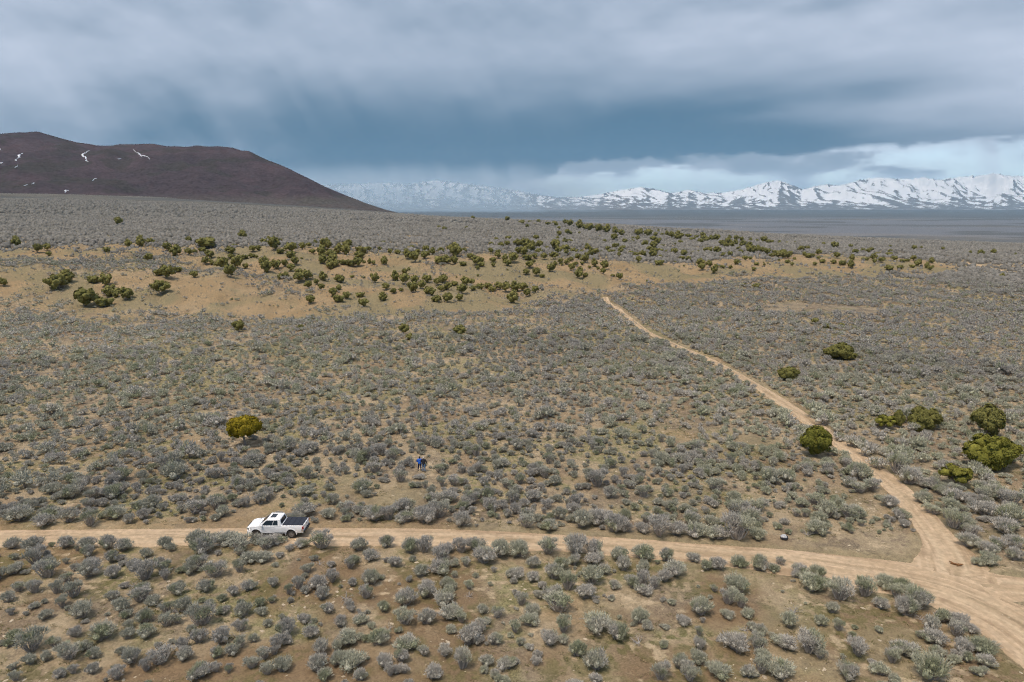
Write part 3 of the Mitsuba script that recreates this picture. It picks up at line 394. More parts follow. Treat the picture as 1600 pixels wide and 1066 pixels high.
SNOW_PATCHES = [  # centre line, half width, label
    ([(-2141, 3086), (-2106, 3011), (-2079, 2947)], 13, 'branched white snow streak near the left end of the dark hill'),
    ([(-1990, 3321), (-1969, 3249), (-1889, 3122), (-1819, 3025)], 9, 'hooked white snow streak below the saddle of the dark hill'),
    ([(-1926, 3602), (-1829, 3458), (-1715, 3284), (-1633, 3173)], 7, 'thin slanting white snow streak right of the saddle of the dark hill'),
    ([(-2309, 3192), (-2266, 3137)], 7, 'small snow spot highest up at the left edge of the photo'),
    ([(-2107, 2898), (-2113, 2922)], 8, 'small snow spot halfway down the hill at the left edge of the photo'),
    ([(-1821, 2608), (-1811, 2621)], 5, 'left of two small snow bars low on the dark hill'),
    ([(-1808, 2628), (-1803, 2642)], 6, 'right of two small snow bars low on the dark hill'),
    ([(-1632, 2549), (-1646, 2587), (-1639, 2588)], 6, 'lowest small snow spot near the foot of the dark hill'),
    ([(-1644, 2745), (-1653, 2792)], 4, 'faint snow dash below the middle of the dark hill'),
    ([(-1807, 3227), (-1813, 3271)], 3.5, 'tiny snow dash between the two longer right-hand streaks of the dark hill'),
    ([(-1986, 2800), (-1977, 2824)], 4, 'short snow bar just under the branched streak on the dark hill'),
]
# --- tables end


def resample(pairs, step):
    """Edge pairs (xa, ya, xb, yb) of a road -> its centre line with half widths, every STEP metres."""
    q = np.array(pairs, float)
    c, h = (q[:, :2] + q[:, 2:]) / 2, np.hypot(*(q[:, :2] - q[:, 2:]).T) / 2
    # half width across the direction of travel
    t = np.gradient(c, axis=0)
    t /= np.linalg.norm(t, axis=1, keepdims=True)
    d = (q[:, :2] - q[:, 2:]) / 2
    h = np.abs(d[:, 0] * -t[:, 1] + d[:, 1] * t[:, 0])
    s = np.concatenate([[0], np.cumsum(np.hypot(*np.diff(c, axis=0).T))])
    u = np.arange(0, s[-1], step)
    f = PchipInterpolator(s, np.column_stack([c, h]))(u)
    return f[:, :2], gaussian_filter1d(f[:, 2], 2), u


ROADS = {k: resample(v, 0.8 if k != 'dirt_track' else 3) for k, v in ROAD_EDGES.items()}
ROAD_TREE = cKDTree(np.vstack([r[0] for r in ROADS.values()]))
ROAD_HALF = np.concatenate([r[1] for r in ROADS.values()])


def road_gap(x, y):
    """Metres from the nearest road's edge, negative on the road."""
    d, i = ROAD_TREE.query(np.column_stack([np.ravel(x), np.ravel(y)]))
    return (d - ROAD_HALF[i]).reshape(np.shape(x))


def ground(x, y):
    x, y = np.asarray(x, float), np.asarray(y, float)
    r = np.hypot(x, y)
    z = land(x, y)
    near = smooth(260, 120, r)
    z = z + near * ((n2d(x, y, 2.6, 6) - 0.5) * 0.28 + (n2d(x, y, 0.8, 7, 2) - 0.5) * 0.10)
    g = road_gap(x, y) + (n2d(x, y, 1.7, 8) - 0.5) * 0.9
    return z - 0.22 * smooth(0.35, -0.45, g) + 0.10 * np.exp(-((g - 0.7) / 0.6) ** 2)


def sand_zone(x, y):
    """1 on the bare sandy faces of the bluff."""
    px = 800 + x / np.maximum(y, 1) * FPX
    w = (n2d(x, y, 30, 12) - 0.5) * 26 + (n2d(x, y, 7, 13) - 0.5) * 16
    rr = y + w
    out = 0
    for cols, lo, hi in (((-300, 0, 200, 400, 600, 800, 860), (186, 188, 185, 186, 188, 205, 232), (238, 240, 243, 242, 245, 238, 234)),
                         ((-300, 0, 200, 300, 400, 600, 700, 800, 900, 960, 1100, 1300, 1450, 1510), (280, 278, 275, 256, 250, 246, 240, 236, 238, 258, 280, 298, 305, 340), (318, 320, 322, 322, 322, 325, 318, 315, 325, 335, 345, 395, 370, 342))):
        l, h = np.interp(px, cols, lo), np.interp(px, cols, hi)
        m = smooth(-5, 5, rr - l) * smooth(-7, 7, h - rr) * (px < cols[-1]) * (y > 20)
        out = np.maximum(out, m)
    left = smooth(560, 300, px)
    return out * smooth(0.36, 0.54, 0.7 * n2d(x, y, 17, 14) + 0.3 * n2d(x, y, 5, 15) + 0.10 - 0.09 * left)


def clearing(x, y):
    cx, cy, ax, ay = CLEARING
    return smooth(1.15, 0.9, np.hypot((x - cx) / ax, (y - cy) / ay) + (n2d(x, y, 9, 15) - 0.5) * 0.5)


def make_ground():
    r1 = np.exp(np.arange(math.log(14), math.log(160), 0.0066))
    r2 = np.exp(np.arange(math.log(160), math.log(46000), 0.0135))
    rr = np.concatenate([[0.5, 6], r1, r2])
    fine = np.radians(np.arange(-43, 43.01, 0.15))
    az = np.concatenate([np.radians(np.linspace(-180, -44, 40)), fine, np.radians(np.linspace(44, 180, 40))])
    R, A = np.meshgrid(rr, az, indexing='ij')
    X, Y = R * np.sin(A), R * np.cos(A)
    Z = ground(X, Y)
    s = sand_zone(X, Y)
    g = road_gap(X, Y)
    s = np.maximum(s, 0.55 * smooth(1.6, 0.2, g + (n2d(X, Y, 2.2, 9) - 0.5) * 2))
    for cx, cy, rad in BARE:
        s = np.maximum(s, 0.6 * smooth(1.2, 0.5, np.hypot(X - cx, Y - cy) / rad + (n2d(X, Y, 3, 10) - 0.5) * 0.9))
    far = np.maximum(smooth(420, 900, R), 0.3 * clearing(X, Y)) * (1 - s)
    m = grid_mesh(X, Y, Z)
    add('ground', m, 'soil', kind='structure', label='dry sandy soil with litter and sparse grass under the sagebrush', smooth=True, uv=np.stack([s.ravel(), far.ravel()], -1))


make_ground()


def make_road(name, label, lift=0.0):
    c, h, u = ROADS[name]
    t = np.gradient(c, axis=0)
    t /= np.linalg.norm(t, axis=1, keepdims=True)
    nrm = np.stack([-t[:, 1], t[:, 0]], 1)
    across = np.linspace(-1.22, 1.22, 33)
    P = c[:, None] + nrm[:, None] * (across[None, :, None] * h[:, None, None])
    X, Y = P[..., 0], P[..., 1]
    d = np.abs(across)[None] * h[:, None]
    rut = np.exp(-((d - 0.75) / 0.28) ** 2) + 0.6 * np.exp(-((d - 1.9) / 0.35) ** 2)
    Z = land(X, Y) + lift - 0.03 * rut * (0.5 + n2d(X, Y, 3, 16)) + (n2d(X, Y, 1.1, 17) - 0.5) * 0.05
    Z = Z - 0.16 * smooth(0.93, 1.2, np.abs(across))[None] - 0.02
    uv = np.stack([np.broadcast_to(across, X.shape).ravel() * np.repeat(h, len(across)) / 3, np.repeat(u, len(across))], -1)
    add(name, grid_mesh(X, Y, Z), 'road_dirt', kind='structure', label=label, smooth=True, uv=uv)


make_road('dirt_road', 'wide tan dirt road crossing the foreground')
make_road('side_dirt_road', 'narrower tan dirt road running off into the plain from the junction', 0.012)
make_road('spur_road', 'short bare spur of road leaving the junction to the right', 0.006)
make_road('dirt_track', 'thin pale track across the far plain at the right', 0.1)


# ------------------------------------------------------------------ the dark hill and the snowy mountains
def dip_to_el(y):
    return -(np.arctan((np.asarray(y, float) - 533) / FPX) + PITCH)


HILL_X = [-500, -300, -100, 0, 45, 75, 100, 130, 160, 200, 250, 310, 345, 370, 400, 420, 450, 480, 510, 540, 570, 600, 640, 680]
HILL_Y = [262, 240, 222, 211, 207, 207.5, 214, 222, 228, 228.5, 228, 232.5, 230, 233, 244, 254, 267, 279, 292, 305, 317, 327, 338, 346]


def hill_height(x, y):
    r, b = y, x / y
    px = 800 + b * FPX * 1.02
    crest = 3750 + 250 * np.sin(b * 9)
    top = CAM_H + crest * np.tan(dip_to_el(np.interp(px, HILL_X, HILL_Y)))
    base = land(x, y) - 12
    t = np.clip((r - 2500) / (crest - 2500), 0, 2)
    prof = np.where(t < 1, smooth(0, 1, t) * 0.45 + t * 0.55, 1 - 0.9 * smooth(1, 2, t))
    ray = 1 - np.abs(2 * n2d(x + 0.35 * y, y * 0.35, 420, 31) - 1)
    cut = (ray - 0.62) * 130 + (n2d(x, y, 160, 32) - 0.5) * 60 + (n2d(x, y, 45, 33) - 0.5) * 6
    body = np.clip((top - base), 0, None)
    return base + body * prof + cut * np.minimum(1, body / 150) * np.sin(np.clip(t, 0, 1) * math.pi) ** 0.7


def make_hill():
    rr = np.concatenate([np.linspace(2350, 4100, 150), np.linspace(4130, 5200, 20)])
    Y, B = np.meshgrid(rr, np.linspace(-1.35, -0.09, 460), indexing='ij')
    X = Y * B
    add('hill', grid_mesh(X, Y, hill_height(X, Y)), 'hill_rock', kind='structure', label='dark brown rounded hill rising at the left behind the plain', smooth=True)


make_hill()

RANGE_X = [-1200, -600, 0, 300, 480, 540, 600, 640, 680, 720, 760, 790, 820, 870, 905, 930, 960, 1000, 1020, 1050, 1075, 1100, 1130, 1160, 1190, 1215, 1240, 1252, 1270, 1290, 1310, 1340, 1370, 1400, 1420, 1440, 1460, 1490, 1520, 1550, 1575, 1600, 1700, 1900, 2300, 3200]
RANGE_Y = [300, 296, 292, 292, 290, 288, 286, 288, 282, 286, 291, 296, 301, 308, 308, 305, 299, 292.5, 295, 302, 297, 302, 301, 295.5, 286, 282, 291, 296, 291, 288, 289.5, 281, 277.5, 280, 279.5, 277, 281, 277, 275, 270.5, 275, 276, 273, 280, 288, 300]


def make_mountains():
    rr = np.concatenate([np.linspace(20500, 29500, 120), np.linspace(29700, 35000, 16)])
    bear = np.arange(-1.5, 1.5, 0.0012)
    R, B = np.meshgrid(rr, bear, indexing='ij')
    X, Y = R * B / 1000, R / 1000
    wx = X + (vfbm(np.stack([X / 2.5, Y / 2.5, X * 0 + 3], -1), 3, 41) - 0.5) * 1.6
    wy = Y + (vfbm(np.stack([X / 2.5, Y / 2.5, X * 0 + 9], -1), 3, 42) - 0.5) * 1.6

    def ridged(sx, sy, seed, o):
        h, w = 0, 0
        for k in range(o):
            q = 1 - np.abs(2 * vnoise(np.stack([wx / sx * 2 ** k, wy / sy * 2 ** k, wx * 0 + seed + k * 5.3], -1), seed + k) - 1)
            h, w = h + 0.55 ** k * q * q, w + 0.55 ** k
        return h / w

    a = ridged(2.1, 3.8, 51, 6)
    t = (R / 1000 - 21.3) / 5.2
    rise = np.where(t < 1, np.clip(t, 0, 1) ** 1.25, 1 - 0.75 * smooth(1, 2.1, t))
    h = rise * (0.22 + 0.98 * a) + 0.06 * (vfbm(np.stack([X * 2.2, Y * 2.2, X * 0], -1), 4, 61) - 0.5) * smooth(0, 0.3, t)
    el = dip_to_el(np.interp(800 + bear * FPX * 1.02, RANGE_X, RANGE_Y))
    base = -178.0
    ang = h / (R / 1000)
    peak = gaussian_filter1d(ang.max(0), 2.0)
    want = np.tan(el + 0.0) + (CAM_H - base) / 27000
    Z = base + h / peak[None] * want[None] * 1000
    Z = np.where(t <= 0, base - 3, Z)
    lap = Z - 0.25 * (np.roll(Z, 3, 0) + np.roll(Z, -3, 0) + np.roll(Z, 6, 1) + np.roll(Z, -6, 1))
    side = np.gradient(Z, axis=1) / np.maximum(np.gradient(X * 1000, axis=1), 1)
    hollow = np.clip(0.5 - 0.26 * np.tanh(lap / 22) + 0.30 * np.tanh(side * 2.4), 0, 1)
    frac = np.clip((Z - base) / 1150, 0, 1)
    uv = np.stack([hollow.ravel(), frac.ravel()], -1)
    add('mountains', grid_mesh(X * 1000, Y * 1000, Z), 'alpine', kind='structure', label='range of snow covered mountains along the horizon', smooth=True, uv=uv)


make_mountains()

# ------------------------------------------------------------------ vegetation meshes
def spikes(base, direction, length, width, rng):
    """Three-sided tapering shoots: base points, unit directions."""
    n = len(base)
    ref = rng.normal(size=(n, 3))
    a = np.cross(direction, ref)
    a /= np.linalg.norm(a, axis=1, keepdims=True)
    b = np.cross(direction, a)
    k = np.arange(3) * 2 * math.pi / 3
    ring = a[:, None] * np.cos(k)[None, :, None] + b[:, None] * np.sin(k)[None, :, None]
    low = base[:, None] + ring * (width * 0.5)[:, None, None] + direction[:, None] * (length * 0.25)[:, None, None]
    v = np.concatenate([low, (base + direction * length[:, None])[:, None]], 1).reshape(-1, 3)
    i = np.arange(n)[:, None] * 4
    f = np.concatenate([i + np.array([[0, 1, 3]]), i + np.array([[1, 2, 3]]), i + np.array([[2, 0, 3]])], 1).reshape(-1, 3)
    return v, f


def leaves(centre, normal, size, rng, stretch=1.5):
    """Single leaf-shaped triangles facing NORMAL."""
    n = len(centre)
    a = np.cross(normal, rng.normal(size=(n, 3)))
    a /= np.linalg.norm(a, axis=1, keepdims=True)
    b = np.cross(normal, a)
    s = size[:, None]
    v = np.stack([centre - a * s * 0.5 - b * s * 0.4, centre + a * s * 0.5 - b * s * 0.4, centre + b * s * stretch * 0.7], 1).reshape(-1, 3)
    return v, np.arange(3 * n).reshape(-1, 3)


def tube(path, radius, sides=4):
    p, r = np.asarray(path, float), np.asarray(radius, float)
    t = np.gradient(p, axis=0)
    t /= np.linalg.norm(t, axis=1, keepdims=True) + 1e-9
    a = np.cross(t, [0.3, 0.9, 0.2])
    a /= np.linalg.norm(a, axis=1, keepdims=True) + 1e-9
    b = np.cross(t, a)
    k = np.arange(sides) * 2 * math.pi / sides
    v = (p[:, None] + r[:, None, None] * (a[:, None] * np.cos(k)[None, :, None] + b[:, None] * np.sin(k)[None, :, None])).reshape(-1, 3)
    f = []
    for i in range(len(p) - 1):
        for j in range(sides):
            q = [i * sides + j, i * sides + (j + 1) % sides, (i + 1) * sides + (j + 1) % sides, (i + 1) * sides + j]
            f += [[q[0], q[1], q[2]], [q[0], q[2], q[3]]]
    return v, np.array(f)


def join(parts):
    v, f, n = [], [], 0
    for a, b in parts:
        v.append(a)
        f.append(np.asarray(b) + n)
        n += len(a)
    return np.vstack(v), np.vstack(f)


def lump(sub, seed, rough, scale):
    s = trimesh.creation.icosphere(subdivisions=sub)
    v = np.array(s.vertices)
    v = v * (1 + rough * 2 * (vfbm(v * 1.6 + seed * 7.3, 3, seed) - 0.5))[:, None]
    return v * np.asarray(scale), np.array(s.faces)


def twig(rng, start, d, length, r, bend=0.5, n=4):
    p, d = [np.array(start, float)], np.array(d, float)
    for _ in range(n):
        d = d + rng.normal(size=3) * bend * 0.35
        d /= np.linalg.norm(d)
        p.append(p[-1] + d * length / n)
    return np.array(p), np.linspace(r, r * 0.35, n + 1)


def sage(seed, shoots, lobes, core, wood, height=0.62, width=0.034, leggy=False):
    """Sagebrush 1 m across: lobes of upright pale shoots over twisted grey stems. Returns (foliage, stems)."""
    rng = np.random.default_rng(1000 + seed)
    fol, stems = [], []
    ang = rng.uniform(0, 2 * math.pi) + np.arange(lobes) * 2.4
    rad = np.sqrt((np.arange(lobes) + 0.2) / lobes) * 0.34
    for i in range(lobes):
        size = rng.uniform(0.13, 0.23)
        c = np.array([rad[i] * math.cos(ang[i]), rad[i] * math.sin(ang[i]) * 0.9, (height - size) * (1 - 1.6 * rad[i] ** 2) * rng.uniform(0.7, 1.0)])
        if leggy:
            c = c * [1.25, 1.1, 0.9] + [0, 0, 0.12]
            size *= 0.72
        if core >= 0 and not leggy:
            v, f = lump(core, seed * 31 + i, 0.3, [size * 0.66, size * 0.66, size * 0.62])
            fol.append((v + c - [0, 0, size * 0.2], f))
        n = max(2, int(shoots / lobes))
        d = rng.normal(size=(n, 3))
        d[:, 2] = np.abs(d[:, 2]) * 0.9 - 0.25
        d /= np.linalg.norm(d, axis=1, keepdims=True)
        up = d * [0.75, 0.75, 1] + [c[0] * 0.9, c[1] * 0.9, 0.75] + rng.normal(size=(n, 3)) * 0.18
        up /= np.linalg.norm(up, axis=1, keepdims=True)
        k = width * (600 / max(shoots, 1)) ** 0.42
        fol.append(spikes(c + d * size * rng.uniform(0.55, 1.0, (n, 1)) - [0, 0, 0.02], up, rng.uniform(0.10, 0.22, n) * (1 if shoots > 300 else 1.2), rng.uniform(0.7, 1.3, n) * k, rng))
        for _ in range(wood):
            side = rng.normal(size=3) * 0.05
            mid = c * [0.55, 0.55, 0.35] + side
            p = np.array([[c[0] * 0.12, c[1] * 0.12, -0.04], mid * [0.9, 0.9, 0.8], c * [0.9, 0.9, 0.8] + side, c + rng.normal(size=3) * size * 0.6])
            stems.append(tube(p, [0.026, 0.019, 0.012, 0.006], 4))
    return join(fol), (join(stems) if stems else None)


def bare_shrub(seed):
    rng = np.random.default_rng(3000 + seed)
    out = []
    for i in range(11):
        a = rng.uniform(0, 2 * math.pi)
        d = np.array([math.cos(a) * 0.8, math.sin(a) * 0.8, rng.uniform(0.25, 0.9)])
        p, r = twig(rng, [0, 0, -0.03], d / np.linalg.norm(d), rng.uniform(0.35, 0.6), 0.022, 0.8)
        out.append(tube(p, r))
        for k in (2, 3, 4, 4):
            q, s = twig(rng, p[k], (p[k] - p[k - 1]) / np.linalg.norm(p[k] - p[k - 1]) + rng.normal(size=3) * 0.6, rng.uniform(0.12, 0.25), r[k] * 0.7, 0.8, 3)
            out.append(tube(q, s, 3))
    return join(out)


def juniper(seed, clumps, per, leaf, core, shape='round'):
    """Juniper crown 1 m across with its foot at z = 0. Returns (crown, trunk)."""
    rng = np.random.default_rng(2000 + seed)
    out = []
    tall = {'round': 0.80, 'broad': 0.56, 'table': 0.62, 'cone': 1.0, 'loose': 0.58}[shape]
    low = {'round': 0.05, 'broad': 0.02, 'table': 0.20, 'cone': 0.0, 'loose': 0.14}[shape]
    mid, half = (tall + low) / 2 + (0.06 if shape == 'round' else 0), (tall - low) / 2
    n_lobe = {'round': 17, 'broad': 20, 'table': 24, 'cone': 12, 'loose': 11}[shape] if core > 1 else 11
    g = (np.arange(n_lobe) + 0.5) / n_lobe
    ph, th = np.arccos(1 - 2 * g), math.pi * (1 + 5 ** 0.5) * np.arange(n_lobe) + rng.uniform(0, 6.28)
    d = np.stack([np.sin(ph) * np.cos(th), np.sin(ph) * np.sin(th), np.cos(ph)], 1) + rng.normal(size=(n_lobe, 3)) * 0.12
    taper = np.where(d[:, 2] < 0, 1 - 0.35 * np.clip(-d[:, 2], 0, 1), 1) if shape == 'round' else 1 - 0.5 * np.clip(d[:, 2], 0, 1) if shape == 'cone' else np.ones(n_lobe)
    c = d * rng.uniform(0.46, 0.68 if core > 1 else 0.60, (n_lobe, 1)) * [0.5, 0.5, half] * np.column_stack([taper, taper, np.ones(n_lobe)]) + [0, 0, mid]
    c, size = np.vstack([c, [[0, 0, mid]]]), np.append(rng.uniform(0.15, 0.215, n_lobe), 0.26 if shape != 'loose' else 0.12)
    if shape == 'loose':
        size = size * 0.86
    each = max(2, clumps // n_lobe)
    for i in range(len(c)):
        sz = size[i] * np.array([1, 1, min(1.0, half / 0.36)])
        v, f = lump(max(core - 1, 0), seed * 17 + i, 0.25, sz * (0.72 if core > 1 else 0.85))
        out.append((v + c[i], f))
        q = rng.normal(size=(each * per, 3)) + (c[i] - [0, 0, mid]) * 2.2 + [0, 0, 0.30]
        q /= np.linalg.norm(q, axis=1, keepdims=True)
        # leaves gather in tufts on each lobe
        tu = rng.normal(size=(each, 3)) + (c[i] - [0, 0, mid]) * 2.2 + [0, 0, 0.30]
        tu /= np.linalg.norm(tu, axis=1, keepdims=True)
        q = q * 0.42 + np.repeat(tu, per, 0)
        at = c[i] + q / np.linalg.norm(q, axis=1, keepdims=True) * sz * rng.uniform(0.66, 1.0, (len(q), 1)) ** 0.5 * rng.choice([0.92, 1.0, 1.06, 1.16] if core > 1 else [0.96, 1.0, 1.05], (len(q), 1))
        at[:, 2] = np.maximum(at[:, 2], 0.01)
        w = q + rng.normal(size=q.shape) * 0.5 + [0, 0, 0.15]
        out.append(leaves(at, w / np.linalg.norm(w, axis=1, keepdims=True), leaf * rng.uniform(0.7, 1.3, len(q)), rng))
    st = []
    n = {'table': 1, 'loose': 3}.get(shape, 2)
    for i in range(n):
        p, r = twig(rng, [0.03 * (i - 1), 0, -0.03], [0.25 * (i - (n - 1) / 2), rng.normal() * 0.1, 1], low + half, 0.030 if shape != 'table' else 0.042, 0.4, 5)
        st.append(tube(p, r, 6))
    if shape == 'loose':
        for i in range(6):
            a = i * 1.05
            p, r = twig(rng, [0, 0, 0.08], [math.cos(a), math.sin(a), 0.7], 0.4, 0.016, 0.5, 4)
            st.append(tube(p, r, 4))
    return join(out), join(st)


def group_of(name, parts):
    scene[name] = {'type': 'shapegroup', **parts}
    return name


SAGE_NEAR, SAGE_MID, SAGE_FAR, SAGE_TINY, SAGE_SMALL = [], [], [], [], []
for i in range(8):
    f_, s_ = sage(i, 800 + 80 * (i % 3), 7 + i % 4, 1, 5 if i in (3, 6) else 3, 0.56 + 0.05 * (i % 4), leggy=i in (3, 6))
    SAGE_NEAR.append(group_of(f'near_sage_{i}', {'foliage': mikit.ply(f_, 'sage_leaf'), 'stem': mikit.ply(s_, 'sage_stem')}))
for i in range(5):
    f_, s_ = sage(20 + i, 190, 6 + i % 3, 0, 1, 0.6 + 0.05 * (i % 3))
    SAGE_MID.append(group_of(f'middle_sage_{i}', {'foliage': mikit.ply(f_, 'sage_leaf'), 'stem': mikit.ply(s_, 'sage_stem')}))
for i in range(5):
    f_, _ = sage(40 + i, 34, 4, 0, 0, 0.64)
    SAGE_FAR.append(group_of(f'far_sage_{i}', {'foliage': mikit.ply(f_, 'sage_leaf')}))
for i in range(4):
    v, f = lump(1, 60 + i, 0.55, [0.5, 0.5, 0.62])
    v[:, 2] = np.maximum(v[:, 2], -0.1)
    f = f[(v[f][:, :, 2].max(1) > 0.0)]
    SAGE_TINY.append(group_of(f'tiny_sage_{i}', {'foliage': mikit.ply((v, f), 'far_sage_leaf')}))

# ------------------------------------------------------------------ junipers
rng = np.random.default_rng(5)
JFAR = []
for i in range(7):
    c_, t_ = juniper(i, 40, 14, 0.065, 1, ['round', 'broad', 'round', 'cone', 'broad', 'round', 'round'][i])
    JFAR.append(group_of(f'far_juniper_{i}', {'crown': mikit.ply(c_, 'far_juniper_leaf'), 'trunk': mikit.ply(t_, 'bark')}))


def place(key, source, x, y, w, h=None, yaw=None, sink=0.0, d=None):
    yaw = float(rng.uniform(0, 6.28)) if yaw is None else yaw
    z = float(ground(np.array([x]), np.array([y]))[0]) - sink
    scene[key] = {'type': 'instance', 'group': {'type': 'ref', 'id': source}, 'to_world': T(mat((x, y, z, yaw, w, w if d is None else d, w if h is None else h)))}


NEAR_JUNIPERS = [  # x, y, width, depth, height scale, shape, leaf, label
    (-34.2, 83.6, 4.4, 4.0, 6.3, 'table', 'yellow_juniper_leaf', 'lone yellow-olive juniper with a flat-bottomed crown on a pale trunk, left of the two people'),
    (37.4, 79.6, 3.8, 3.6, 4.5, 'round', 'bright_juniper_leaf', 'round green juniper standing at the edge of the narrower dirt road'),
    (63.8, 87.4, 4.8, 4.4, 4.9, 'round', 'juniper_leaf', 'dark round juniper right behind the widest near juniper at the right edge'),
    (56.6, 76.4, 6.6, 5.0, 6.6, 'broad', 'bright_juniper_leaf', 'widest near juniper, dense bright green, at the right edge of the photo'),
    (49.1, 70.9, 4.0, 3.6, 4.3, 'loose', 'bright_juniper_leaf', 'sparse green juniper in front of and left of the widest near juniper'),
    (56.6, 90.4, 4.6, 4.0, 5.0, 'broad', 'juniper_leaf', 'dark spreading juniper with a small upright one leaning on its left side'),
    (53.7, 90.9, 1.8, 1.7, 2.7, 'cone', 'juniper_leaf', 'small dark upright juniper touching the left side of a spreading juniper'),
    (51.5, 90.0, 3.2, 2.8, 3.6, 'loose', 'bright_juniper_leaf', 'small bright yellow-green juniper, leftmost of the cluster right of the narrower road'),
    (48.7, 117.0, 4.0, 3.6, 4.2, 'broad', 'juniper_leaf', 'squat olive juniper alone in sagebrush just right of the narrower road, halfway up it'),
    (65.6, 133.0, 5.9, 5.0, 5.6, 'broad', 'juniper_leaf', 'wide domed olive juniper alone in the sagebrush right of the narrower road'),
]
for i, (x, y, w, d, h, shape, leaf, text) in enumerate(NEAR_JUNIPERS):
    k = 'juniper_tree' + (f'_{i:03d}' if i else '')
    c_, t_ = juniper(50 + i, 150 if shape != 'loose' else 70, 90, 0.034 if w > 3 else 0.05, 3, shape)
    m = T(mat((x, y, float(ground([x], [y])[0]) - 0.05, 0.4 * i if shape != 'broad' else 0.1, w, d, h)))
    scene[k + '__crown'] = mikit.ply(c_, leaf, to_world=m)
    scene[k + '__trunk'] = mikit.ply(t_, 'bark', to_world=m)
    tag(k, text, 'juniper tree')

N_NEAR = len(NEAR_JUNIPERS)
SINGLE = {  # nearest to these points of the table: x, y -> label
}
count, rest = 0, 0
for i, (x, y, w) in enumerate(JUNIPERS):
    src = JFAR[int(rng.integers(0, 7))]
    w = w * 1.16
    h = w * rng.uniform(0.85, 1.15)
    px = 800 + x / (0.98 * y + 0.1976 * (CAM_H - 8)) * FPX
    if count < 289:
        count += 1
        k = f'juniper_tree_{N_NEAR - 1 + count:03d}'
        place(k, src, x, y, w, h, sink=0.15)
        row = 'upper' if y > 258 else 'lower'
        if px < 760 and y < 190:
            g, t = 'junipers alone on the flat below the bluff', 'small olive juniper alone in the sagebrush flat below the foot of the sandy bluff'
        elif 1255 < px < 1335 and y < 205:
            g, t = 'junipers in a row of three on the right plain', 'small juniper in the row of three on the open plain right of the narrower road'
        elif 1140 < px < 1205 and 235 < y < 300:
            g, t = 'pair of junipers below the sandy knoll', 'juniper of the lone pair in the grey flat just below the sandy knoll'
        elif px < 320:
            g, t = f'junipers scattered on the left end of the bluff, {row} slope', f'olive juniper on the {row} sandy slope at the far left, below the dark hill'
        elif px < 560:
            g, t = f'junipers crowding the middle of the bluff, {row} slope', f'olive juniper crowded on the {row} bluff below the right foot of the dark hill'
        elif px < 845:
            g, t = f'junipers lining the bluff left of the narrower road, {row} row', f'olive juniper in the {row} row on the tan bluff left of the road end'
        elif px < 1165:
            row = 'far' if y > 370 else 'near'
            g, t = f'junipers on the {row} side of the ridge behind the road end', f'dark juniper on the {row} side of the low ridge behind the narrower road'
        else:
            row = 'far plain behind' if y > 430 else 'pale top of'
            g, t = f'junipers on the {row} the sandy knoll', f'dark juniper far off to the right, on the {row} the sandy knoll'
        tag(k, t, 'juniper tree', g)
    else:
        rest += 1
        place(f'distant_juniper_trees__{rest:03d}', src, x, y, w, h, sink=0.15)
tag('distant_juniper_trees', 'smallest and farthest junipers, mere dots on the ridge and the plain', None, None, 'stuff')

# ------------------------------------------------------------------ sagebrush
rng = np.random.default_rng(8)
KEEP_CLEAR = [(-22, 58.5, 2.4), (-20.2, 58.4, 2.2), (-24, 58.6, 2.0), (-10.4, 74.4, 1.0), (-10.3, 73.2, 0.9), (-10.2, 72.2, 0.6), (25.3, 58.4, 0.9), (-34.2, 83, 1.6), (37.4, 78.8, 1.6)] + [(a, b, 0.36 * c) for a, b, c, *_ in NEAR_JUNIPERS]


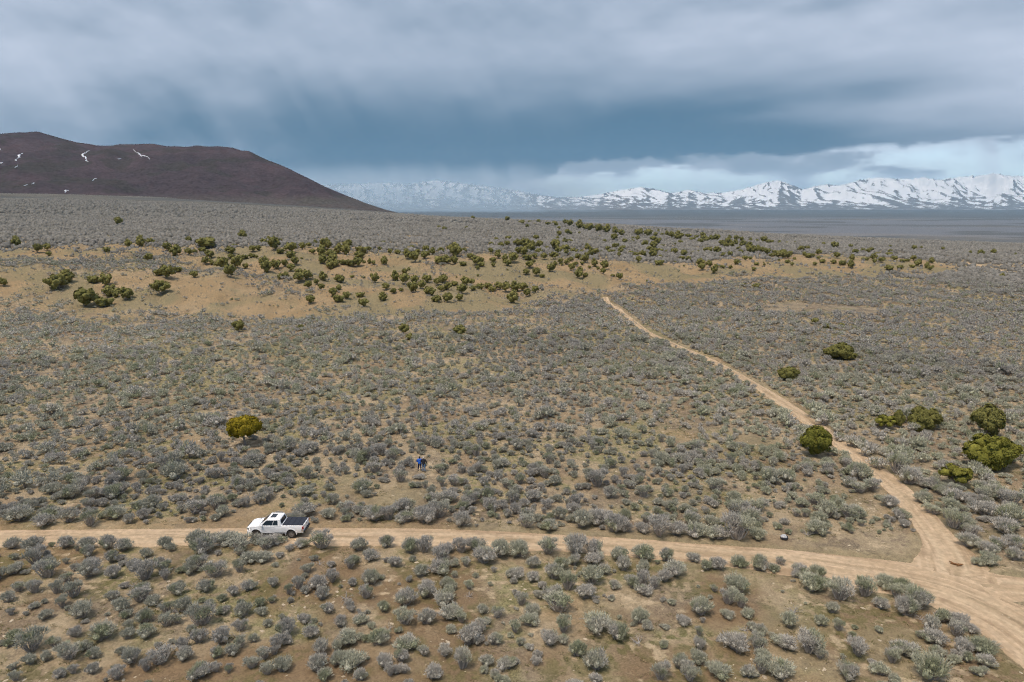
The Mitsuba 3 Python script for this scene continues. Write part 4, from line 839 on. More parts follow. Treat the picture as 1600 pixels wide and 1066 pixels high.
def scatter():
    out = [np.array([(x, y, w) for x, y, w in SHRUBS])]
    tree = cKDTree(out[0][:, :2])

    def band(y0, y1, step, sizes, keep):
        ys = np.arange(y0, y1, step * 0.87)
        pts = []
        for j, yy in enumerate(ys):
            xs = np.arange(-yy * 0.80 - 10, yy * 0.80 + 10, step) + (j % 2) * step / 2
            pts.append(np.column_stack([xs, np.full(len(xs), yy)]))
        p = np.vstack(pts)
        p = p + rng.normal(size=p.shape) * step * 0.30
        dens = 0.45 * n2d(p[:, 0], p[:, 1], 11, 71) + 0.55 * n2d(p[:, 0], p[:, 1], 45, 72)
        w = rng.lognormal(math.log(sizes), 0.46, len(p)) * (0.7 + 0.6 * dens)
        w = np.clip(w, 0.3, max(2.6, sizes * 1.6))
        pk = keep * np.clip(0.16 + 2.3 * (dens - 0.22), 0.08, 1)
        s = sand_zone(p[:, 0], p[:, 1])
        pk = pk * (1 - 0.82 * s)
        w = np.where(s > 0.4, w * 0.55, w)
        pk = pk * (1 - 0.97 * clearing(p[:, 0], p[:, 1]))
        for cx, cy, rad in BARE:
            pk = pk * np.where(np.hypot(p[:, 0] - cx, p[:, 1] - cy) < rad * 0.8, 0.2, 1)
        g = road_gap(p[:, 0], p[:, 1])
        ok = (rng.uniform(size=len(p)) < pk) & (g > 0.25 + 0.42 * w)
        for cx, cy, rad in KEEP_CLEAR:
            ok &= np.hypot(p[:, 0] - cx, p[:, 1] - cy) > rad + 0.4 * w
        near = (p[:, 1] < 110)
        d, i = tree.query(p)
        ok &= ~near | (d > 0.36 * (w + out[0][i, 2]))
        q = np.column_stack([p, w])[ok]
        # thickets: some shrubs grow up against a neighbour
        t = q[rng.uniform(size=len(q)) < 0.30]
        a = rng.uniform(0, 6.28, len(t))
        t = np.column_stack([t[:, 0] + np.cos(a) * t[:, 2] * 0.55, t[:, 1] + np.sin(a) * t[:, 2] * 0.55, t[:, 2] * rng.uniform(0.5, 0.9, len(t))])
        return np.vstack([q, t[road_gap(t[:, 0], t[:, 1]) > 0.3 + 0.4 * t[:, 2]]])

    gap = lambda q: road_gap(q[:, 0], q[:, 1])
    a = band(36, 62, 1.5, 0.62, 0.55)
    b = band(60, 150, 1.14, 0.72, 0.97)
    below = (b[:, 1] < 66) & (b[:, 1] < 60 - np.clip(b[:, 0], 0, 99) * 0.2)
    b = b[~below]
    a = a[a[:, 1] < 60 - np.clip(a[:, 0], 0, 99) * 0.2]
    c = band(150, 330, 1.45, 1.0, 1.0)
    d = band(330, 820, 2.6, 1.7, 0.9)
    e = band(820, 1700, 7.0, 3.0, 0.8)
    return np.vstack([out[0], a, b, c, d, e])


BUSH = scatter()
bz = ground(BUSH[:, 0], BUSH[:, 1])
dist = np.sqrt(BUSH[:, 0] ** 2 + BUSH[:, 1] ** 2 + CAM_H ** 2)
inside = np.abs(BUSH[:, 0]) < 0.76 * (BUSH[:, 1] * 0.98 + 6)
inside &= (BUSH[:, 1] > 38.5)
big = set(np.argsort(-np.where(inside, BUSH[:, 2] / dist, 0))[:300].tolist())
yaws, pick = rng.uniform(0, 6.28, len(BUSH)), rng.integers(0, 1000, len(BUSH))
hh = rng.uniform(0.75, 1.2, len(BUSH)) * np.where(BUSH[:, 2] > 1.6, 0.85, 1.0)
hh = hh * np.where((np.abs(BUSH[:, 0] + 22) < 4.5) & (BUSH[:, 1] > 53) & (BUSH[:, 1] < 60), 0.72, 1)      # low shrubs beside the truck
hh = hh * np.where((np.abs(BUSH[:, 0] + 10.3) < 1.2) & (BUSH[:, 1] > 70.5) & (BUSH[:, 1] < 74.5), 0.62, 1)      # and before the two people
side_x = lambda y: np.interp(y, [54, 60, 66, 74, 79, 90, 110, 150, 232], [38, 39, 38.6, 38.4, 38.3, 38, 39.5, 38, 34])
n_big = n_rest = 0
for i, (x, y, w) in enumerate(BUSH):
    src = SAGE_NEAR[pick[i] % 8] if dist[i] < 92 else SAGE_MID[pick[i] % 5] if dist[i] < 165 else SAGE_FAR[pick[i] % 5] if dist[i] < 335 else SAGE_TINY[pick[i] % 4]
    e = {'type': 'instance', 'group': {'type': 'ref', 'id': src}, 'to_world': T(mat((x, y, bz[i] - 0.03, yaws[i], 1.12 * w, 1.04 * w, 1.24 * w * hh[i])))}
    if i in big:
        k = 'sagebrush' + (f'_{n_big:03d}' if n_big else '')
        n_big += 1
        scene[k] = e
        px = 800 + x / (0.98 * y + 6) * FPX
        edge = abs(float(road_gap(np.array([x]), np.array([y]))[0]) - 0.45 * w) < 1.1
        if x > side_x(y) and y > 56:
            where = 'hugging the right edge of the narrower dirt road' if edge else 'on open ground right of the narrower dirt road'
        elif y > 58.5 - np.clip(x, 0, 99) * 0.13:
            spot = 'left of the truck' if px < 390 else 'right of the truck' if px < 800 else 'left of the junction'
            where = ('lining the upper edge of the wide dirt road ' if edge else 'on the plain above the wide dirt road ') + spot
        else:
            spot = 'at the left' if px < 540 else 'in the middle' if px < 1060 else 'at the right'
            where = ('lining the lower edge of the wide dirt road ' if edge else 'in the foreground below the wide dirt road ') + spot
        tag(k, 'large grey sagebrush ' + where, 'shrub', 'large sagebrush ' + where)
    else:
        n_rest += 1
        scene[f'sagebrush_scrub__{n_rest:03d}'] = e
tag('sagebrush_scrub', 'smaller and farther grey sagebrush covering the plain, slopes and fan', None, None, 'stuff')

# bare dead shrubs, pale stones and grass
scene['sage_stem'] = paint((0.34, 0.32, 0.30), 0.9)
scene['dead_wood'] = paint((0.36, 0.34, 0.32), 0.9)
DEAD = [(27.7, 59.4, 1.3), (-13.0, 48.5, 1.2), (-25.3, 46.6, 1.3), (-30.6, 50.2, 1.2), (26.2, 51.0, 1.4), (21.5, 47.0, 1.3), (44.0, 60.5, 1.2), (-3.4, 48.9, 0.9),
        (-9.0, 44.5, 1.1), (-19.5, 43.6, 1.2), (-33.5, 54.0, 1.1), (-6.0, 55.5, 0.9), (5.5, 46.2, 1.0), (12.5, 52.4, 1.1), (9.0, 43.2, 1.2), (17.0, 44.6, 1.0), (24.0, 43.4, 1.1),
        (-27.0, 52.6, 1.0), (-16.5, 53.6, 0.9), (30.6, 46.0, 1.0), (34.0, 66.0, 1.1), (-2.0, 64.0, 1.1), (14.0, 67.5, 1.2), (-28.0, 68.0, 1.2)]
for i, (x, y, w) in enumerate(DEAD):
    k = 'dead_shrub' + (f'_{i:03d}' if i else '')
    scene[k] = mikit.ply(bare_shrub(i), 'dead_wood', to_world=T(mat((x, y, float(ground([x], [y])[0]), i * 1.3, w, w, w * 0.9))))
tag('dead_shrub', 'bare dead pale grey shrub beside the wide road, right of the small dark lump', 'dead shrub')
for i in range(1, len(DEAD)):
    tag(f'dead_shrub_{i:03d}', 'leafless grey dead shrub among the living sagebrush near the camera', 'dead shrub', 'leafless shrubs among the sagebrush')


def field(n, y0, y1, reach, test):
    p = np.column_stack([rng.uniform(-1, 1, n) * reach, rng.uniform(y0, y1, n)])
    p = p[np.abs(p[:, 0]) < p[:, 1] * 0.8 + 6]
    return p[test(p)]


scene['pale_stone'] = paint((0.44, 0.37, 0.27), 0.95)
STONE = [group_of(f'stone_{i}', {'stone': mikit.ply(lump(1, 80 + i, 0.5, [0.5, 0.42, 0.16]), 'pale_stone')}) for i in range(3)]
pts = field(16000, 36, 110, 80, lambda p: (n2d(p[:, 0], p[:, 1], 6, 81) + 0.12 * rng.normal(size=len(p)) > 0.60) & (road_gap(p[:, 0], p[:, 1]) > 0.3))
zz = ground(pts[:, 0], pts[:, 1])
for i, (x, y) in enumerate(pts):
    w = float(min(rng.lognormal(-2.15, 0.55), 0.32))
    scene[f'pale_stones__{i + 1:03d}'] = {'type': 'instance', 'group': {'type': 'ref', 'id': STONE[i % 3]}, 'to_world': T(mat((x, y, zz[i], rng.uniform(0, 6), w * 1.3, w, w * 0.6)))}
tag('pale_stones', 'small pale stones and clods scattered between the shrubs', None, None, 'stuff')

pts = np.array([(x, y) for x, y in field(500, 40, 56, 50, lambda p: (road_gap(p[:, 0], p[:, 1]) < 0.4) & (p[:, 0] > 30))])
zz = land(pts[:, 0], pts[:, 1])
for i, (x, y) in enumerate(pts):
    w = float(rng.uniform(0.05, 0.16))
    scene[f'road_gravel__{i + 1:03d}'] = {'type': 'instance', 'group': {'type': 'ref', 'id': STONE[i % 3]}, 'to_world': T(mat((x, y, zz[i] - 0.02, rng.uniform(0, 6), w, w, w)))}
tag('road_gravel', 'loose pale gravel on the road at the junction', None, None, 'stuff')


def tuft(seed, n):
    r = np.random.default_rng(4000 + seed)
    a = r.uniform(0, 6.28, n)
    d = np.stack([np.cos(a) * 0.5, np.sin(a) * 0.5, r.uniform(0.5, 1.1, n)], 1)
    d /= np.linalg.norm(d, axis=1, keepdims=True)
    b = np.stack([np.cos(a), np.sin(a), 0 * a], 1) * r.uniform(0, 0.35, (n, 1))
    return spikes(b, d, r.uniform(0.25, 0.6, n), r.uniform(0.05, 0.1, n), r)


def grass_blade(p, n, uv):
    t = noise(p.x * 0.22, p.y * 0.22, 9.0)
    return mix(mix((0.10, 0.115, 0.04), (0.19, 0.17, 0.08), t), (0.30, 0.25, 0.15), sstep(0.6, 0.8, noise(p.x * 0.7, p.y * 0.7, 1.0)))


scene['grass_blade'] = diffuse(grass_blade)
TUFT = [group_of(f'tuft_{i}', {'blade': mikit.ply(tuft(i, 14), 'grass_blade')}) for i in range(4)]
pts = field(42000, 36, 120, 92, lambda p: (n2d(p[:, 0], p[:, 1], 8, 91) + 0.10 * rng.normal(size=len(p)) > 0.54) & (road_gap(p[:, 0], p[:, 1]) > 0.35))
zz = ground(pts[:, 0], pts[:, 1])
for i, (x, y) in enumerate(pts):
    w = float(rng.uniform(0.25, 0.6))
    scene[f'grass__{i + 1:03d}'] = {'type': 'instance', 'group': {'type': 'ref', 'id': TUFT[i % 4]}, 'to_world': T(mat((x, y, zz[i] - 0.01, rng.uniform(0, 6), w, w, w * 0.6)))}
tag('grass', 'low olive and straw coloured grass between the shrubs', None, None, 'stuff')

# ------------------------------------------------------------------ snow patches on the dark hill
SNOW = SNOW_PATCHES
for i, (pts, wid, text) in enumerate(SNOW):
    q = np.array(pts, float)
    s = np.concatenate([[0], np.cumsum(np.hypot(*np.diff(q, axis=0).T))])
    u = np.linspace(0, s[-1], 26)
    c = PchipInterpolator(s, q)(u)
    c[:, 0] += (n2d(u, u * 0, 30, 100 + i) - 0.5) * 22
    t = np.gradient(c, axis=0)
    t /= np.linalg.norm(t, axis=1, keepdims=True)
    nn = np.stack([-t[:, 1], t[:, 0]], 1)
    w = 0.40 * wid * np.sin(np.linspace(0.15, math.pi - 0.1, 26)) ** 0.6 * np.clip(2.6 * n2d(u, u * 0, 16, 110 + i) - 0.55, 0.08, 1.5)
    a = np.linspace(-1, 1, 7)
    P = c[:, None] + nn[:, None] * (a[None, :, None] * w[:, None, None])
    Z = hill_height(P[..., 0], P[..., 1]) + 2.2 - 2.6 * np.abs(a)[None] ** 3
    add('snow_patch', grid_mesh(P[..., 0], P[..., 1], Z), 'snow', text, 'snow patch', smooth=True)

# ------------------------------------------------------------------ pickup truck
scene['white_paint'] = paint((0.80, 0.81, 0.82), 0.28, coat=0.8)
scene['tinted_glass'] = paint((0.012, 0.016, 0.02), 0.06, spec=0.7)
scene['black_plastic'] = paint((0.018, 0.018, 0.02), 0.5)
scene['cover_vinyl'] = paint((0.016, 0.019, 0.03), 0.6)
scene['rubber'] = paint((0.045, 0.04, 0.036), 0.9)
scene['alloy'] = paint((0.30, 0.29, 0.28), 0.4, metal=0.6)
scene['red_lens'] = paint((0.35, 0.01, 0.015), 0.15, coat=0.5)
scene['clear_lens'] = paint((0.45, 0.45, 0.42), 0.12, coat=0.8)
scene['chrome'] = paint((0.55, 0.55, 0.56), 0.2, metal=1.0)


def prism(poly, lo, hi, axis):
    """Extrudes a 2-D outline between LO and HI along an axis: y takes (x, z), x takes (y, z), z takes (x, y)."""
    m = m3.CrossSection([np.array(poly)], m3.FillRule.NonZero).extrude(hi - lo)
    v = m.to_mesh()
    p, f = np.array(v.vert_properties)[:, :3], np.array(v.tri_verts)
    a, b, c = p[:, 0], p[:, 1], p[:, 2] + lo
    q = {'y': (a, c, b), 'x': (c, a, b), 'z': (a, b, c)}[axis]
    if axis == 'y':
        f = f[:, ::-1]
    return m3.Manifold(m3.Mesh(np.column_stack(q).astype(np.float32), f.astype(np.uint32)))


def rounded(poly, r):
    c = m3.CrossSection([np.array(poly)], m3.FillRule.NonZero)
    c = c.offset(-r, m3.JoinType.Round, 2.0, 24).offset(r, m3.JoinType.Round, 2.0, 24)
    return c.to_polygons()[0]


def block(x0, x1, y0, y1, z0, z1, r=0.02):
    s = m3.Manifold.sphere(r, 12)
    return m3.Manifold.batch_hull([s.translate([x, y, z]) for x in (x0 + r, x1 - r) for y in (y0 + r, y1 - r) for z in (z0 + r, z1 - r)])


def tidy(m):
    v = m.to_mesh()
    return trimesh.Trimesh(np.array(v.vert_properties)[:, :3], np.array(v.tri_verts), process=True)


TRUCK = (-24.60, 58.55 + 0.86, -math.radians(0.6))
tx, ty, tyaw = TRUCK
cs, sn = math.cos(tyaw), math.sin(tyaw)
corners = [(0.92, -0.8), (4.16, -0.8), (0.92, 0.8), (4.16, 0.8)]
tz = float(np.mean([land(tx + cs * a - sn * b, ty + sn * a + cs * b) for a, b in corners])) - 0.02
TM = T(mat((tx, ty, tz, tyaw, 1, 1, 1)))


def part(key, mesh, bsdf, angle=30):
    k, i = f'pickup_truck__{key}', 0
    head, _, tail = k.rpartition('__')
    while k in scene:
        i += 1
        k = f'{head}__{tail}_{i:03d}'
    scene[k] = mikit.ply(tidy(mesh) if hasattr(mesh, 'to_mesh') else mesh, bsdf, smooth=angle, to_world=TM)
    return k[len('pickup_truck__'):]


side = rounded([(0.02, 0.46), (-0.01, 0.70), (0.03, 0.97), (0.14, 1.05), (0.45, 1.125), (0.85, 1.165), (1.32, 1.20), (3.26, 1.21), (3.30, 1.235), (5.27, 1.255), (5.30, 0.80), (5.30, 0.56), (4.75, 0.50), (3.5, 0.42), (1.5, 0.42), (0.5, 0.42)], 0.035)
plan = rounded([(0.0, -0.55), (0.06, -0.72), (0.35, -0.89), (1.0, -0.93), (5.0, -0.93), (5.31, -0.89), (5.31, 0.89), (5.0, 0.93), (1.0, 0.93), (0.35, 0.89), (0.06, 0.72), (0.0, 0.55)], 0.05)
cross = rounded([(-0.86, 0.40), (-0.93, 0.62), (-0.935, 0.86), (-0.90, 1.06), (-0.83, 1.30), (0.83, 1.30), (0.90, 1.06), (0.935, 0.86), (0.93, 0.62), (0.86, 0.40)], 0.03)
body = prism(side, -1, 1, 'y') ^ prism(plan, 0, 2, 'z') ^ prism(cross, -1, 6, 'x')
arch = lambda x: m3.Manifold.cylinder(3, 0.47, 0.47, 40).rotate([90, 0, 0]).translate([x, 1.5, 0.42])
body = body - arch(0.92) - arch(4.16) - block(3.42, 5.18, -0.72, 0.72, 0.75, 1.6)
part('body', body, 'white_paint')
part('underbody', block(0.30, 5.10, -0.70, 0.70, 0.34, 0.80), 'black_plastic')
CB, CR = [(1.18, 0.84, 1.17), (3.22, 0.84, 1.17)], [(1.94, 0.68, 1.715), (3.08, 0.68, 1.715)]
sp = m3.Manifold.sphere(0.055, 20)
cab = m3.Manifold.batch_hull([sp.translate([x, y * s, z]) for x, y, z in CB + CR + [(2.45, 0.60, 1.755), (2.1, 0.56, 1.74), (2.95, 0.56, 1.745)] for s in (-1, 1)])
part('cab', cab, 'white_paint', 40)


def pane(key, corners, outline, normal, gap=0.057, bsdf='tinted_glass', thick=0.012):
    """A glass sheet on the plane of four corners (low a, low b, high a, high b); outline in (across, up) from 0 to 1."""
    a, b, c, d = (np.array(q, float) for q in corners)
    n = np.cross(b - a, c - a)
    n /= np.linalg.norm(n)
    n = n if n @ np.array(normal) > 0 else -n
    p = np.array([(a * (1 - u) + b * u) * (1 - v) + (c * (1 - u) + d * u) * v for u, v in outline])
    k = len(p)
    v = np.vstack([p + n * gap, p + n * (gap - thick)])
    f = [[0, i, i + 1] for i in range(1, k - 1)] + [[k, k + i + 1, k + i] for i in range(1, k - 1)]
    f += [q for i in range(k) for q in ([i, k + i, (i + 1) % k], [(i + 1) % k, k + i, k + (i + 1) % k])]
    return part(key, trimesh.Trimesh(v, np.array(f), process=False), bsdf, False)


L = lambda q, s: (q[0], q[1] * s, q[2])
pane('windshield', [L(CB[0], -1), L(CB[0], 1), L(CR[0], -1), L(CR[0], 1)], [(0.03, 0.06), (0.97, 0.06), (0.95, 0.95), (0.05, 0.95)], (-1, 0, 1))
pane('rear_window', [L(CB[1], -1), L(CB[1], 1), L(CR[1], -1), L(CR[1], 1)], [(0.07, 0.20), (0.93, 0.20), (0.92, 0.90), (0.08, 0.90)], (1, 0, 0.2))
for s in (-1, 1):
    pl = [L(CB[0], s), L(CB[1], s), L(CR[0], s), L(CR[1], s)]
    pane('side_window', pl, [(0.10, 0.12), (0.60, 0.12), (0.55, 0.88), (0.06, 0.88), (0.04, 0.70)], (0, s, 0.2))
    pane('side_window', pl, [(0.625, 0.12), (0.86, 0.12), (0.86, 0.80), (0.82, 0.88), (0.58, 0.88)], (0, s, 0.2))
part('sunroof', block(2.12, 2.62, -0.38, 0.38, 1.785, 1.818, 0.008), 'tinted_glass')
part('roof_antenna', m3.Manifold.batch_hull([m3.Manifold.sphere(0.02, 8).translate([2.98, 0, 1.78]), m3.Manifold.sphere(0.012, 8).translate([3.06, 0, 1.85]), m3.Manifold.sphere(0.02, 8).translate([3.08, 0, 1.78])]), 'white_paint')
bc = 'bed_cover'
part(bc, block(3.33, 5.25, -0.82, 0.82, 1.20, 1.268, 0.01), 'cover_vinyl')
for i in range(4):
    part(f'{bc}__fold_panel', block(3.35 + i * 0.472, 3.35 + i * 0.472 + 0.452, -0.815, 0.815, 1.26, 1.298, 0.012), 'cover_vinyl')
for s in (-1, 1):
    y = 0.905 * s
    d = part('door', prism(rounded([(1.50, 0.52), (2.62, 0.52), (2.66, 1.14), (1.42, 1.14)], 0.06), min(y, y + 0.03 * s), max(y, y + 0.03 * s), 'y'), 'white_paint')
    part(f'{d}__handle', block(2.42, 2.60, min(0.93 * s, 0.965 * s), max(0.93 * s, 0.965 * s), 0.985, 1.02, 0.012), 'white_paint')
    part('side_mirror', block(1.42, 1.56, min(0.88 * s, 1.10 * s), max(0.88 * s, 1.10 * s), 1.17, 1.33, 0.04), 'white_paint')
    part('headlight', block(0.02, 0.30, min(0.50 * s, 0.84 * s), max(0.50 * s, 0.84 * s), 0.84, 1.00, 0.04), 'clear_lens')
    part('taillight', block(5.20, 5.325, min(0.80 * s, 0.925 * s), max(0.80 * s, 0.925 * s), 0.88, 1.16, 0.02), 'red_lens')
    part('rocker_panel', block(1.42, 3.65, min(0.84 * s, 0.93 * s), max(0.84 * s, 0.93 * s), 0.40, 0.47, 0.02), 'black_plastic')
    for x in (0.92, 4.16):
        a = np.linspace(math.radians(-8), math.radians(188), 26)
        pts = [(x + 0.53 * math.cos(t), 0.42 + 0.53 * math.sin(t)) for t in a] + [(x + 0.465 * math.cos(t), 0.42 + 0.465 * math.sin(t)) for t in a[::-1]]
        part('fender_flare', prism(pts, min(0.88 * s, 0.955 * s), max(0.88 * s, 0.955 * s), 'y'), 'white_paint')
        prof = np.array([(0.23, 0.10), (0.25, 0.125), (0.33, 0.13), (0.375, 0.115), (0.385, 0.08), (0.385, -0.08), (0.375, -0.115), (0.33, -0.13), (0.25, -0.125), (0.23, -0.10), (0.23, 0.10)])
        tyre = trimesh.creation.revolve(prof, sections=40)
        rot = trimesh.transformations.rotation_matrix(math.radians(90), [1, 0, 0])
        tyre.apply_transform(rot)
        tyre.apply_translation([x, 0.80 * s, 0.385])
        w = part('wheel', tyre, 'rubber', 40)
        rim = m3.Manifold.cylinder(0.05, 0.235, 0.235, 40) - m3.Manifold.cylinder(0.05, 0.19, 0.19, 40).translate([0, 0, 0.02])
        rim = rim + m3.Manifold.cylinder(0.065, 0.06, 0.05, 24)
        for q in range(6):
            rim = rim + block(0.03, 0.20, -0.03, 0.03, 0.0, 0.055, 0.012).rotate([0, 0, q * 60])
        rim = rim.rotate([90 if s < 0 else -90, 0, 0]).translate([x, 0.875 * s, 0.385])
        part(f'{w}__rim', rim, 'alloy')
part('front_bumper', prism(rounded([(-0.04, -0.60), (0.05, -0.80), (0.34, -0.945), (0.42, -0.90), (0.42, 0.90), (0.34, 0.945), (0.05, 0.80), (-0.04, 0.60)], 0.03), 0.46, 0.66, 'z'), 'white_paint')
part('grille', block(-0.03, 0.10, -0.46, 0.46, 0.74, 1.0, 0.03), 'black_plastic')
part('rear_bumper', block(5.28, 5.44, -0.86, 0.86, 0.52, 0.72, 0.04), 'black_plastic')
part('tailgate', block(5.28, 5.325, -0.76, 0.76, 0.76, 1.245, 0.015), 'white_paint')
part('tailgate_handle', block(5.31, 5.345, -0.14, 0.14, 1.06, 1.13, 0.01), 'black_plastic')
part('hood_scoop', block(0.72, 1.18, -0.30, 0.30, 1.10, 1.215, 0.03), 'white_paint')
tag('pickup_truck', 'white pickup truck with a black folding bed cover, parked on the wide dirt road', 'pickup truck')

# ------------------------------------------------------------------ the two people
scene['skin'] = paint((0.50, 0.33, 0.25), 0.6)
scene['blue_jacket'] = paint((0.02, 0.13, 0.62), 0.8)
scene['navy_trousers'] = paint((0.012, 0.018, 0.06), 0.85)
scene['dark_jacket'] = paint((0.02, 0.02, 0.028), 0.8)
scene['blue_jeans'] = paint((0.11, 0.19, 0.33), 0.85)
scene['dark_hair'] = paint((0.02, 0.014, 0.01), 0.7)
scene['pale_hair'] = paint((0.62, 0.55, 0.50), 0.7)
scene['boot'] = paint((0.05, 0.035, 0.025), 0.7)


def bones(chain_list, step=0.018, rounds=12):
    """Union of tapered bones [(p, rp, q, rq), ...] as one smooth surface."""
    m = m3.Manifold()
    for p, rp, q, rq in chain_list:
        m = m + m3.Manifold.batch_hull([m3.Manifold.sphere(rp, 16).translate(list(p)), m3.Manifold.sphere(rq, 16).translate(list(q))])
    t = tidy(m.refine_to_length(step))
    trimesh.smoothing.filter_taubin(t, iterations=rounds)
    return t


def person(key, x, y, yaw, height, jacket, trousers, hair, stance, arms, text):
    """stance: foot offsets (x, y) left and right; arms: elbow and wrist of the left and right arm, in a body 1.75 m tall facing +y."""
    k = height / 1.75
    z = float(ground([x], [y])[0])
    M = T(mat((x, y, z, yaw, k, k, k)))
    hip = {-1: (-0.10, 0, 0.93), 1: (0.10, 0, 0.93)}
    sh = {-1: (-0.19, 0, 1.43), 1: (0.19, 0, 1.43)}
    torso, legs, arm_c, skin_arm, feet = [], [], [], [], []
    torso += [((0, 0, 0.98), 0.15, (0, 0.01, 1.20), 0.145), ((-0.07, 0.0, 0.98), 0.115, (-0.09, 0.01, 1.32), 0.12), ((0.07, 0.0, 0.98), 0.115, (0.09, 0.01, 1.32), 0.12), ((-0.14, 0, 1.42), 0.085, (0.14, 0, 1.42), 0.085), ((-0.06, 0, 1.36), 0.125, (0.06, 0, 1.36), 0.125), ((0, 0, 1.42), 0.09, (0, 0.01, 1.505), 0.066)]
    skin = [((0, 0.02, 1.0), 0.07, (0, 0.02, 1.38), 0.06), ((0, 0.015, 1.38), 0.05, (0, 0.015, 1.56), 0.050), ((0, 0.01, 1.66), 0.088, (0, -0.012, 1.67), 0.090), ((0, 0.02, 1.60), 0.060, (0, 0.055, 1.585), 0.042)]
    skin += [((0, 0.088, 1.635), 0.016, (0, 0.112, 1.615), 0.014), ((-0.088, 0.0, 1.655), 0.016, (-0.09, 0.0, 1.625), 0.014), ((0.088, 0.0, 1.655), 0.016, (0.09, 0.0, 1.625), 0.014)]
    for s, (fx, fy), (el, wr) in zip((-1, 1), stance, arms):
        knee = ((hip[s][0] + fx) / 2, (fy) / 2 + 0.03, 0.50)
        ank = (fx, fy, 0.09)
        legs += [(hip[s], 0.105, knee, 0.073), (knee, 0.073, (fx, fy, 0.14), 0.060)]
        skin += [(hip[s], 0.08, knee, 0.055), (knee, 0.052, ank, 0.04), (ank, 0.035, (fx, fy + 0.12, 0.035), 0.028)]
        feet += [((fx, fy - 0.04, 0.055), 0.055, (fx, fy + 0.15, 0.042), 0.042), ((fx, fy - 0.02, 0.07), 0.055, (fx, fy - 0.01, 0.16), 0.055)]
        arm_c += [(sh[s], 0.078, el, 0.058), (el, 0.058, wr, 0.045)]
        skin += [(sh[s], 0.05, el, 0.042), (el, 0.04, wr, 0.028)]
        d = np.array(wr) - np.array(el)
        d /= np.linalg.norm(d)
        across = np.cross(d, [s * 1.0, 0, 0.2])
        across /= np.linalg.norm(across)
        curl = np.cross(across, d)
        palm = np.array(wr) + d * 0.07
        skin += [(wr, 0.026, palm, 0.030)]
        for q, ln in zip((-1.5, -0.5, 0.5, 1.5), (0.058, 0.072, 0.076, 0.066)):
            b0 = palm + across * 0.017 * q + d * 0.015
            b1 = b0 + d * ln * 0.6 + curl * 0.010
            skin += [(b0, 0.0095, b1, 0.009), (b1, 0.009, b1 + d * ln * 0.35 + curl * 0.022, 0.008)]
        b0 = palm - across * 0.026 - d * 0.025
        skin += [(b0, 0.012, b0 - across * 0.028 + d * 0.035, 0.010), (b0 - across * 0.028 + d * 0.035, 0.010, b0 - across * 0.026 + d * 0.062, 0.009)]
    for name, ch, b, st in (('body', skin, 'skin', 0.014), ('jacket', torso + arm_c, jacket, 0.02), ('trousers', legs + [((-0.07, 0, 0.95), 0.118, (0.07, 0, 0.95), 0.118)], trousers, 0.02)):
        scene[f'{key}__{name}'] = mikit.ply(bones(ch, st), b, smooth=True, to_world=M)
    scene[f'{key}__hair'] = mikit.ply(bones([((0, -0.012, 1.69), 0.094, (0, -0.022, 1.685), 0.094), ((0, -0.035, 1.65), 0.082, (0, -0.04, 1.62), 0.066)], 0.02), hair, smooth=True, to_world=M)
    scene[f'{key}__shoe'] = mikit.ply(bones(feet[:2], 0.02, 6), 'boot', smooth=True, to_world=M)
    scene[f'{key}__shoe_001'] = mikit.ply(bones(feet[2:], 0.02, 6), 'boot', smooth=True, to_world=M)
    tag(key, text, 'person')


person('person', -10.72, 74.9, 0.05, 1.76, 'blue_jacket', 'navy_trousers', 'dark_hair', ((-0.20, 0.10), (0.13, -0.06)),
       (((-0.30, 0.02, 1.16), (-0.20, 0.20, 1.06)), ((0.29, 0.04, 1.16), (0.16, 0.24, 1.12))), 'person in a bright blue jacket and navy trousers, seen from behind in the sagebrush')
person('person_001', -10.22, 74.60, -0.08, 1.86, 'dark_jacket', 'blue_jeans', 'pale_hair', ((-0.11, 0.03), (0.13, -0.05)),
       (((-0.30, 0.05, 1.17), (-0.16, 0.25, 1.14)), ((0.33, -0.01, 1.17), (0.36, 0.12, 0.96))), 'person with a pale head in a dark jacket and light blue jeans, seen from behind')

# ------------------------------------------------------------------ small things by the road
scene['dark_lump'] = paint((0.03, 0.032, 0.045), 0.35, coat=0.3)
scene['pale_top'] = paint((0.42, 0.43, 0.45), 0.6)
rx, ry = 25.26, 58.5
rz = float(ground([rx], [ry])[0])
v, f = lump(3, 7, 0.16, [0.36, 0.30, 0.27])
scene['rock'] = mikit.ply((v + [rx, ry, rz + 0.2], f), 'dark_lump', smooth=True)
cap = trimesh.Trimesh(v * 1.03 + [-0.01, 0.0, 0.012], f)
keep = (cap.triangles_center[:, 2] > 0.12) & (cap.triangles_center[:, 0] < 0.14)
cap.update_faces(keep)
cap.remove_unreferenced_vertices()
scene['rock__pale_top'] = mikit.ply((np.array(cap.vertices) + [rx, ry, rz + 0.2], np.array(cap.faces)), 'pale_top', smooth=True)
tag('rock', 'small dark rounded lump with a bright pale top at the road edge', 'rock')
scene['weathered_wood'] = diffuse(lambda p, n, uv: mix((0.17, 0.085, 0.04), (0.30, 0.17, 0.09), noise(p.x * 14, p.y * 14, p.z * 20)))
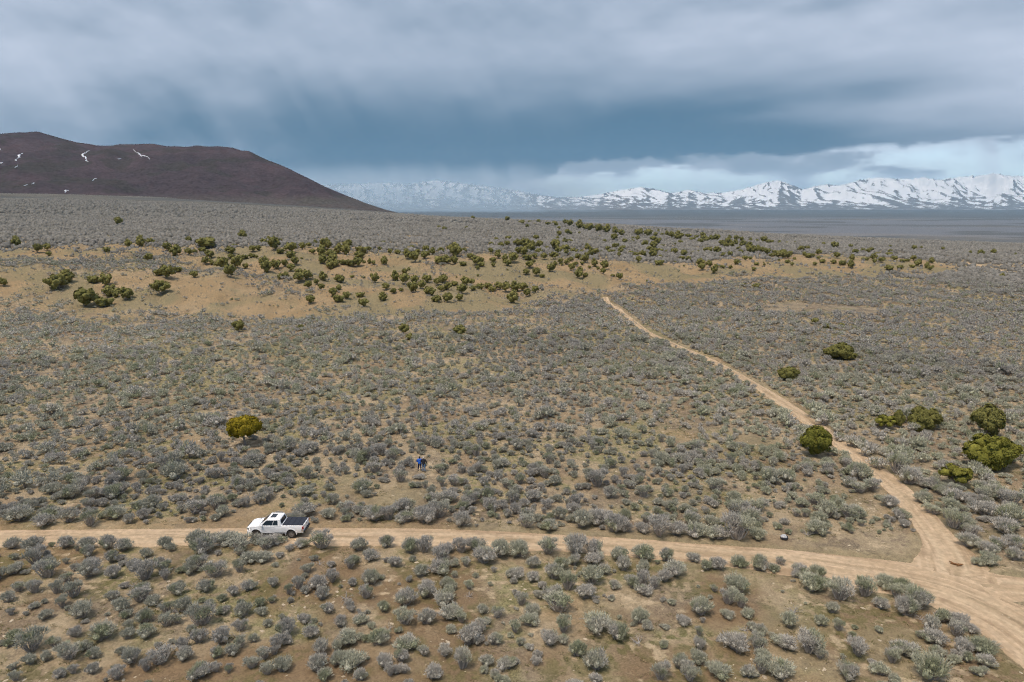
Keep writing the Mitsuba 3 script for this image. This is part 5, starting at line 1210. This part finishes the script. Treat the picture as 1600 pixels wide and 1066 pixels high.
for i, (wx, wy, ln, r, a) in enumerate([(38.35, 53.9, 0.95, 0.075, -0.5), (38.5, 53.7, 0.7, 0.055, 0.25), (38.1, 54.05, 0.6, 0.05, -0.9)]):
    wz = float(land(wx, wy)) + r * 0.7 + 0.05 * i
    rr_ = np.random.default_rng(70 + i)
    p, _ = twig(rr_, [wx - math.cos(a) * ln / 2, wy - math.sin(a) * ln / 2, wz], [math.cos(a), math.sin(a), 0.03], ln, r, 0.25, 6)
    k = 'driftwood' + (f'_{i:03d}' if i else '')
    scene[k] = mikit.ply(tube(p, r * np.array([0.7, 1, 1.05, 0.95, 1, 0.9, 0.5]), 8), 'weathered_wood', smooth=50)
tag('driftwood', 'thickest of the brown sticks lying on the dirt at the road junction', 'stick')
tag('driftwood_001', 'middle brown stick lying across the thickest one at the road junction', 'stick')
tag('driftwood_002', 'thinnest brown stick, uphill of the other two at the road junction', 'stick')

# ------------------------------------------------------------------ air
grid = np.zeros((20, 6, 72), np.float32)                       # z, y, x
gx, gz = np.meshgrid(np.arange(72) / 71, np.arange(20) / 19)
shaft = n2d(gx * 13 + gz * 1.1, gz * 0.6, 1.0, 121) * 0.7 + n2d(gx * 40 + gz * 3, gz * 0.8, 1.0, 122) * 0.5
shaft = np.clip(shaft * 1.5 - 0.25, 0.1, 1.2) * smooth(0, 0.16, gx) * smooth(1, 0.74, gx) * (1.0 - smooth(0.30, 0.96, gz))
grid[:] = (shaft * 7e-4)[:, None, :]
scene['rain_air'] = {'type': 'heterogeneous', 'albedo': {'type': 'rgb', 'value': [0.70, 0.83, 0.93]}, 'sigma_t': {'type': 'gridvolume', 'grid': mi.VolumeGrid(grid[..., None]), 'to_world': T().translate([-11500, 15000, -195]).scale([14500, 4500, 1300])}}
scene['rain_curtain'] = {'type': 'cube', 'to_world': T().translate([-4250, 17250, 455]).scale([7250, 2250, 650]), 'bsdf': {'type': 'null'}, 'interior': {'type': 'ref', 'id': 'rain_air'}, 'exterior': {'type': 'ref', 'id': 'haze_air'}}
tag('rain_curtain', 'grey curtain of falling rain and snow in front of the left mountains', None, None, 'stuff')
scene['haze'] = {'type': 'cube', 'to_world': T().translate([0, 0, 500]).scale([48000, 48000, 760]), 'bsdf': {'type': 'null'}, 'interior': {'type': 'ref', 'id': 'haze_air'}}
tag('haze', 'thin blue air between the camera and the far mountains', None, None, 'stuff')
